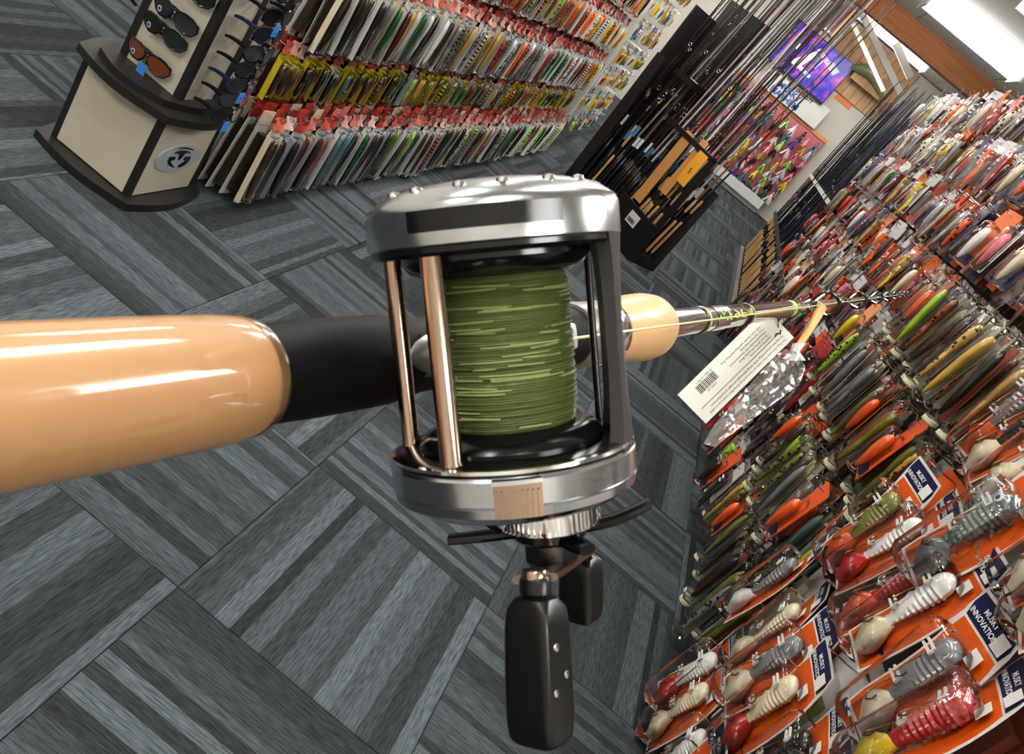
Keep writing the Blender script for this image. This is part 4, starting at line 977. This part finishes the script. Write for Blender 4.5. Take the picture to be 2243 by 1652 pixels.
bar = MB(); x = TLn * .66
while x < TLn * .86:
    b_ = R.uniform(.0003, .0012); bar.box(x, x + b_, Wd * .18, Wd * .40, .0004, .0007); x += b_ + R.uniform(.0004, .001)
obj('bar_code', bar, m_print, tgc, smooth=False); ttxt('8 14251 01749 2', .0028, TLn * .66, Wd * .10, TLn * .2); ttxt('CHAT-AS', .0028, TLn * .70, Wd * .43, TLn * .14)
obj('string', MB().tube([(.004, Wd * .55, .0006), (.0, Wd * .4, .003), (-.004, Wd * .5, .004), (-.010, Wd * .2, .004), (-.012, -.004, .002)], .0005, 5).tube([(.012, Wd * .66, .0006), (.009, Wd * .62, .0012), (.007, Wd * .70, .0012), (.004, Wd * .64, .0006)], .0006, 5), m_blackg, ht_)
# clear sleeve hanging behind the tag, gathered under a tan rubber strap
bgp = [(1716, 764), (1748, 772), (1764, 806), (1752, 842), (1690, 888), (1620, 938), (1566, 980), (1540, 972), (1565, 930), (1625, 862), (1680, 800)]
sv = thing('plastic_sleeve', 'clear crinkled plastic sleeve hanging behind the white rod tag', 'plastic bag', tuple(CP(1650, 880, .77)))
o0 = CP(1650, 880, .77)
obj('sleeve', MB().prism(bgp, .762, .778, lambda p, q, h_: CP(p, q, h_) - o0), m_bag, sv)
obj('neck', MB().loft([(CP(1742, 790, .77) - o0, CR * .010, FWD * .006), (CP(1741, 770, .77) - o0, CR * .0045, FWD * .004), (CP(1752, 752, .77) - o0, CR * .007, FWD * .004)], 8), M('sleeve_neck', srgb(226, 226, 224), .3), sv)
obj('strap', MB().tube([CP(1786, 664, .86) - o0, CP(1800, 676, .84) - o0, CP(1783, 705, .82) - o0, CP(1760, 742, .79) - o0, CP(1742, 768, .77) - o0], [.0036, .0050, .0046, .0034, .003], 8), M('tan_rubber', srgb(220, 168, 96), .5), sv)

# ================================================================== reel
A_ = (A_ - RD * A_.dot(RD) * .0).normalized(); E_ax = (CR - A_ * CR.dot(A_)).normalized(); F_ax = A_.cross(E_ax)
MR = frame_mat(RC, E_ax, F_ax, A_); MRI = MR.inverted()
def RL(px, py, z): return MRI @ CP(px, py, z)
re_ = thing('fishing_reel', 'round silver baitcasting reel spooled with green line, mounted on the rod', 'fishing reel', mw=MR)
def rlt(name, prof, mt, par=re_, n=72, ang=35, cap=True, off=None): 
    return obj(name, MB().lathe(prof, n, cap, Matrix.Translation(off) if off else None), mt, par, ang=ang)
RR = .0309; HS = .0305; TH = .0056
# upper (handle-less) side plate
up = rlt('side_plate', [(RR - .0012, HS - TH), (RR, HS - TH + .0010), (RR, HS + TH - .0030), (RR - .0006, HS + TH - .0012), (RR - .0022, HS + TH - .0001), (RR * .86, HS + TH + .0016), (RR * .66, HS + TH + .0034), (RR * .4, HS + TH + .0045), (.001, HS + TH + .0050)], m_sat, n=96, ang=50)
up['label'] = 'domed satin silver upper side plate'
rlt('frame_ring', [(RR * .55, HS - TH - .0012), (RR * .95, HS - TH - .0014), (RR - .0006, HS - TH - .0006), (RR - .0006, HS - TH + .001)], m_blackg, n=72)
def rim_patch(name, a0, a1, r, z0, z1, mt, par, th=.0004, n=16):
    vs = []; fs = []
    for i in range(n + 1):
        a = a0 + (a1 - a0) * i / n
        for rr2, z in ((r, z0), (r, z1), (r + th, z1), (r + th, z0)): vs.append((rr2 * math.sin(a), -rr2 * math.cos(a), z))
    for i in range(n):
        for k in range(4): fs.append((i * 4 + k, i * 4 + (k + 1) % 4, i * 4 + 4 + (k + 1) % 4, i * 4 + 4 + k))
    fs += [(0, 1, 2, 3), (n * 4 + 3, n * 4 + 2, n * 4 + 1, n * 4)]
    return obj(name, MB().add(vs, fs), mt, par)
rim_patch('window', math.radians(-35), math.radians(30), RR - .0001, HS - .0018, HS + .0028, m_blackg, up)
for a in (-62, -40, -14, 8, 33, 55): obj('rim_stud', MB().lathe([(.0016, 0), (.0014, .0009), (.0003, .0013)], 12, True, Matrix.Translation((RR * .80 * math.sin(math.radians(a)), -RR * .80 * math.cos(math.radians(a)), HS + TH + .0018))), m_chr, up)
# lower (handle side) plate
lo = rlt('side_plate', [(.004, -HS - TH - .0035), (RR * .5, -HS - TH - .003), (RR * .86, -HS - TH - .0012), (RR - .002, -HS - TH + .0002), (RR - .0005, -HS - TH + .0014), (RR - .0002, -HS - .0022), (RR - .0007, -HS - .0020), (RR - .0004, -HS - .0016), (RR, -HS - .0014), (RR, -HS + TH - .0014), (RR - .0010, -HS + TH - .0004)], m_sat, n=96, ang=30)
lo['label'] = 'satin silver lower side plate on the handle side'
rlt('frame_ring', [(RR - .0008, -HS + TH - .001), (RR - .0006, -HS + TH + .0008), (RR * .94, -HS + TH + .0014), (RR * .55, -HS + TH + .0012)], m_blackg, n=72)
rlt('ring_trim', [(RR - .0012, -HS + TH - .0002), (RR - .0002, -HS + TH + .0002), (RR - .0004, -HS + TH + .0010), (RR - .0016, -HS + TH + .0012)], m_chr, cap=False)
# spool with the green line
zs0, zs1 = -HS + TH + .0015, HS - TH - .0015
sp_ = rlt('spool', [(.0232, zs0), (.0232, zs0 + .0012), (.0215, zs0 + .0034), (.018, zs0 + .0046), (.012, zs0 + .0047), (.012, zs1 - .0053), (.018, zs1 - .0052), (.0215, zs1 - .0036), (.0232, zs1 - .0012), (.0232, zs1)], m_blackg, n=64)
prof = []; nw = 62; rw = random.Random(3)
za, zb = zs0 + .0046, zs1 - .0052
for i in range(nw):
    z = za + (zb - za) * i / nw; q = rw.uniform(-.00028, .00028) ; dz = (zb - za) / nw; e_ = .0009 * (abs(2 * i / nw - 1) ** 6)
    prof += [(.0172 + q - e_, z + dz * .08), (.01745 + q - e_, z + dz * .5), (.0172 + q - e_, z + dz * .92)]
def line_mat():
    m = M('green_line', srgb(86, 98, 48), .42, var=.4, scale=500, coat=.3, stretch=(1, 1, 6), bump=.2); return m
wd = obj('wound_line', MB().lathe(prof, 64, True), line_mat(), re_); wd['label'] = 'green braided line wound on the spool'
st_ = MB()
for k in range(60):
    z = za + (zb - za) * rw.uniform(.03, .97); a0 = rw.uniform(-2.4, 1.0); l_ = rw.uniform(.3, 1.2); sl_ = rw.uniform(-.0006, .0006)
    st_.tube([(.01752 * math.sin(a0 + l_ * q / 6), -.01752 * math.cos(a0 + l_ * q / 6), z + sl_ * q / 6) for q in range(7)], .00022, 4)
obj('loose_wraps', st_, M('pale_line', srgb(150, 164, 104), .35), wd)
# pillars
def pillar(name, x, y, r, mt, z0=-HS + TH - .001, z1=HS - TH + .001): 
    p = obj(name, MB().lathe([(r * 1.25, z0), (r * 1.25, z0 + .0018), (r, z0 + .003), (r, z1 - .002), (r * 1.2, z1)], 24, True, Matrix.Translation((x, y, 0))), mt, re_, ang=50); return p
pillar('pillar', -.0138, -.0218, .0026, m_cop); pillar('pillar', -.0262, .0045, .0023, m_cop); pillar('pillar', .0240, .0165, .0010, m_blackg); pillar('pillar', -.012, .024, .0016, m_blackg)
# thumb bar: a curved plate closing the top of the frame
tb_ = MB(); vs = []; fs = []; NA, NZ = 8, 10
for s, r0 in ((0, RR - .0002), (1, RR - .0040)):
    for i in range(NA + 1):
        for j in range(NZ + 1):
            z = -HS + TH - .001 + (2 * HS - 2 * TH + .002) * j / NZ; e = abs(2 * j / NZ - 1)
            wdt = .44 + .12 * e ** 3; a = math.radians(88) + wdt * (2 * i / NA - 1) * .9; r = r0 - .0010 * (1 - e ** 2) * (1 - s)
            vs.append((r * math.sin(a), -r * math.cos(a), z))
B_ = (NA + 1) * (NZ + 1); G_ = lambda s, i, j: s * B_ + i * (NZ + 1) + j
for i in range(NA):
    for j in range(NZ): fs += [(G_(0, i, j), G_(0, i + 1, j), G_(0, i + 1, j + 1), G_(0, i, j + 1)), (G_(1, i, j + 1), G_(1, i + 1, j + 1), G_(1, i + 1, j), G_(1, i, j))]
for j in range(NZ): fs += [(G_(0, 0, j), G_(0, 0, j + 1), G_(1, 0, j + 1), G_(1, 0, j)), (G_(0, NA, j), G_(1, NA, j), G_(1, NA, j + 1), G_(0, NA, j + 1))]
for i in range(NA): fs += [(G_(0, i, 0), G_(1, i, 0), G_(1, i + 1, 0), G_(0, i + 1, 0)), (G_(0, i, NZ), G_(0, i + 1, NZ), G_(1, i + 1, NZ), G_(1, i, NZ))]
obj('thumb_bar', tb_.add(vs, fs), M('charcoal_metal', srgb(72, 72, 74), .35, .5, var=.1), re_)
# reel foot
fp = MRI @ (P0 + RD * tpx(1000) + RN * .0125)
obj('foot', MB().loft([(MRI @ (P0 + RD * tpx(px) + RN * .0125), (MRI.to_3x3() @ RY) * w2, (MRI.to_3x3() @ RN) * h2) for px, w2, h2 in ((880, .005, .0012), (930, .006, .0018), (1000, .008, .003), (1090, .008, .003), (1150, .006, .0018), (1195, .005, .0012))], 10, 3), MATS['pale_satin'], re_)
obj('foot_stem', MB().box(-.010, .010, -.004, .004, -.012, .012, Matrix.Translation(fp + (MRI.to_3x3() @ RN) * .004)), m_cop, re_, smooth=False)
# level wind: cross bar and line carriage in front of the spool
obj('level_wind_bar', MB().tube([(.012, .0265, -HS + TH), (.012, .0265, HS - TH)], .0016, 12), m_gun, re_)
obj('line_carriage', MB().box(.0105, .0135, .0235, .0285, -.005, .0), m_blackg, re_, smooth=False)
# click lever with ridges on the lower rim
lv = rim_patch('release_button', math.radians(-8), math.radians(11), RR - .0006, -HS - .0036, -HS + TH - .0018, m_cop, re_, .0022)
for k in range(9): rim_patch('ridge', math.radians(-7.4 + 2.05 * k), math.radians(-6.4 + 2.05 * k), RR + .0016, -HS - .0035, -HS + TH - .0030, m_cop, lv, .0005, 2)
rim_patch('button_top', math.radians(-8.5), math.radians(11.5), RR - .0016, -HS + TH - .0018, -HS + TH - .0008, m_chr, lv, .0030)
# handle side: drag drum, star, crank and two paddles
hp = Vector((.0075, -.004, 0)); zb_ = -HS - TH
drum = rlt('drag_drum', [(.0125, zb_ - .0085), (.0125, zb_ - .0010), (.0118, zb_ + .0005)], m_chr, off=hp, n=64)
kn = MB()
for k in range(56):
    a = 2 * PI * k / 56; kn.box(-.0003, .0003, -.0131, -.0124, zb_ - .0082, zb_ - .003, Matrix.Translation(hp) @ Matrix.Rotation(a, 4, 'Z'))
obj('knurling', kn, m_chr, drum, smooth=False)
rlt('cast_knob', [(.005, zb_ - .0068), (.0062, zb_ - .006), (.0062, zb_), (.005, zb_ + .001)], m_chr, off=(.0135, .012, 0), n=32)
obj('plate_screw', MB().lathe([(.002, zb_ - .003), (.0026, zb_ - .002), (.0026, zb_ + .002)], 16, True, Matrix.Translation((-.0135, -.012, 0))), m_cop, re_)
obj('click_slide', MB().tube([(-.017, -.012, zb_ - .0015), (-.009, -.014, zb_ - .002), (-.004, -.013, zb_ - .006)], .002, 8), m_blackg, re_)
stz = zb_ - .0105
star = MB().lathe([(.0085, stz - .0020), (.0095, stz - .001), (.0095, stz + .0015), (.008, stz + .002)], 32, True, Matrix.Translation(hp))
for a, up_ in ((0.12, .0022), (PI - .12, -.0010), (PI * .5 + .3, 0), (-PI * .5 + .5, -.0005)):
    L_ = .0262 if abs(math.cos(a)) > .5 else .017; secs = []
    for q in range(7):
        t = q / 6; r = .006 + (L_ - .006) * t; secs.append((hp + Vector((r * math.cos(a), r * math.sin(a), stz + up_ * t * t * 1.6 - .0006 * math.sin(PI * t))), Vector((-math.sin(a), math.cos(a), 0)) * (.0034 - .0012 * t), Vector((0, 0, .0013))))
    star.loft(secs, 10, 3)
obj('star_drag', star, m_blackg, re_)
hz = stz - .006
rlt('crank_nut', [(.0058, hz - .0035), (.0066, hz - .002), (.0066, stz - .001), (.0078, stz)], m_blackg, off=hp, n=6, ang=20)
ka, kb2 = RL(1172, 1268, .180), RL(1272, 1205, .246)
crank = MB(); secs = []
for q in range(9):
    t = q / 8; c = ka.lerp(kb2, t) + Vector((0, 0, -.0008 * math.sin(PI * t))); secs.append((c, Vector((.0052 - .0012 * math.sin(PI * t), 0, 0)), Vector((0, 0, .0013))))
obj('crank', crank.loft(secs, 12, 3), M('bronze_crank', (.30, .22, .18, 1), .22, 1), re_)
KANG = 36
def paddle(top, bot, wx, wy, dim):
    ax = (bot - top); Lk = ax.length; ax.normalize(); u = Vector((1, 0, 0)); u = (u - ax * u.dot(ax)).normalized(); v = ax.cross(u)
    ang_ = math.radians(KANG); u, v = u * math.cos(ang_) + v * math.sin(ang_), v * math.cos(ang_) - u * math.sin(ang_)
    prof = [(0, .55, 2), (.03, .62, 2), (.10, .62, 2), (.115, .52, 2), (.13, .74, 3), (.19, .90, 7), (.3, .96, 8), (.6, 1.0, 8), (.85, 1.0, 8), (.95, .95, 7), (.985, .85, 5), (1, .7, 4)]
    mb = MB(); n = 48; vs = []; fs = []
    for t, s, e in prof:
        for k in range(n):
            a = 2 * PI * k / n; cs, sn_ = math.cos(a), math.sin(a)
            vs.append(top + ax * (Lk * t) + u * (wx * s * math.copysign(abs(cs) ** (2 / e), cs)) + v * (wy * s * math.copysign(abs(sn_) ** (2 / e), sn_)))
    m_ = len(prof)
    for i in range(m_ - 1):
        for k in range(n): k2_ = (k + 1) % n; fs.append((i * n + k, i * n + k2_, (i + 1) * n + k2_, (i + 1) * n + k))
    fs += [tuple(range(n)), tuple((m_ - 1) * n + k for k in range(n))]
    p = obj('paddle_knob', mb.add(vs, fs), M('black_knob', srgb(13, 13, 14), .30, var=.2), re_, ang=32)
    obj('knob_cap', MB().lathe([(wx * .45, -.0014), (wx * .5, -.0006), (wx * .5, .0004)], 20, True, frame_mat(top, u, v, -ax) @ Matrix.Scale(-1, 4, (0, 0, 1))), m_cop, p)
    if dim:
        for du, dt in ((.30, .40), (-.35, .58), (.45, .66)):
            c = top + ax * (Lk * dt) + v * (du * wy) + u * (wx * 1.0)
            obj('dimple_glint', MB().lathe([(.0009, -.0002), (.0008, .0001), (.0003, .0002)], 12, True, frame_mat(c, v, ax, u)), m_chr, p)  # chrome disc stands in for the highlight at each dimple
    return p
paddle(RL(1172, 1262, .180), RL(1186, 1628, .178), .0062, .0052, True)
paddle(RL(1274, 1196, .246), RL(1272, 1356, .250), .0056, .0050, False)
# line running from the spool out to the guides
def RLr(px, off): t = tpx(px); return MRI @ (P0 + RD * t + RN * off)
pts = [Vector((.006, .0172, -.003)), Vector((.012, .0260, -.0022))] + [RLr(px, o_) for px, o_ in ((1772, .0165), (1850, .0155), (1898, .014), (1946, .012), (1971, .0105))]
obj('running_line', MB().tube(pts, .00045, 6), M('line_pale', srgb(206, 208, 150), .35), re_)
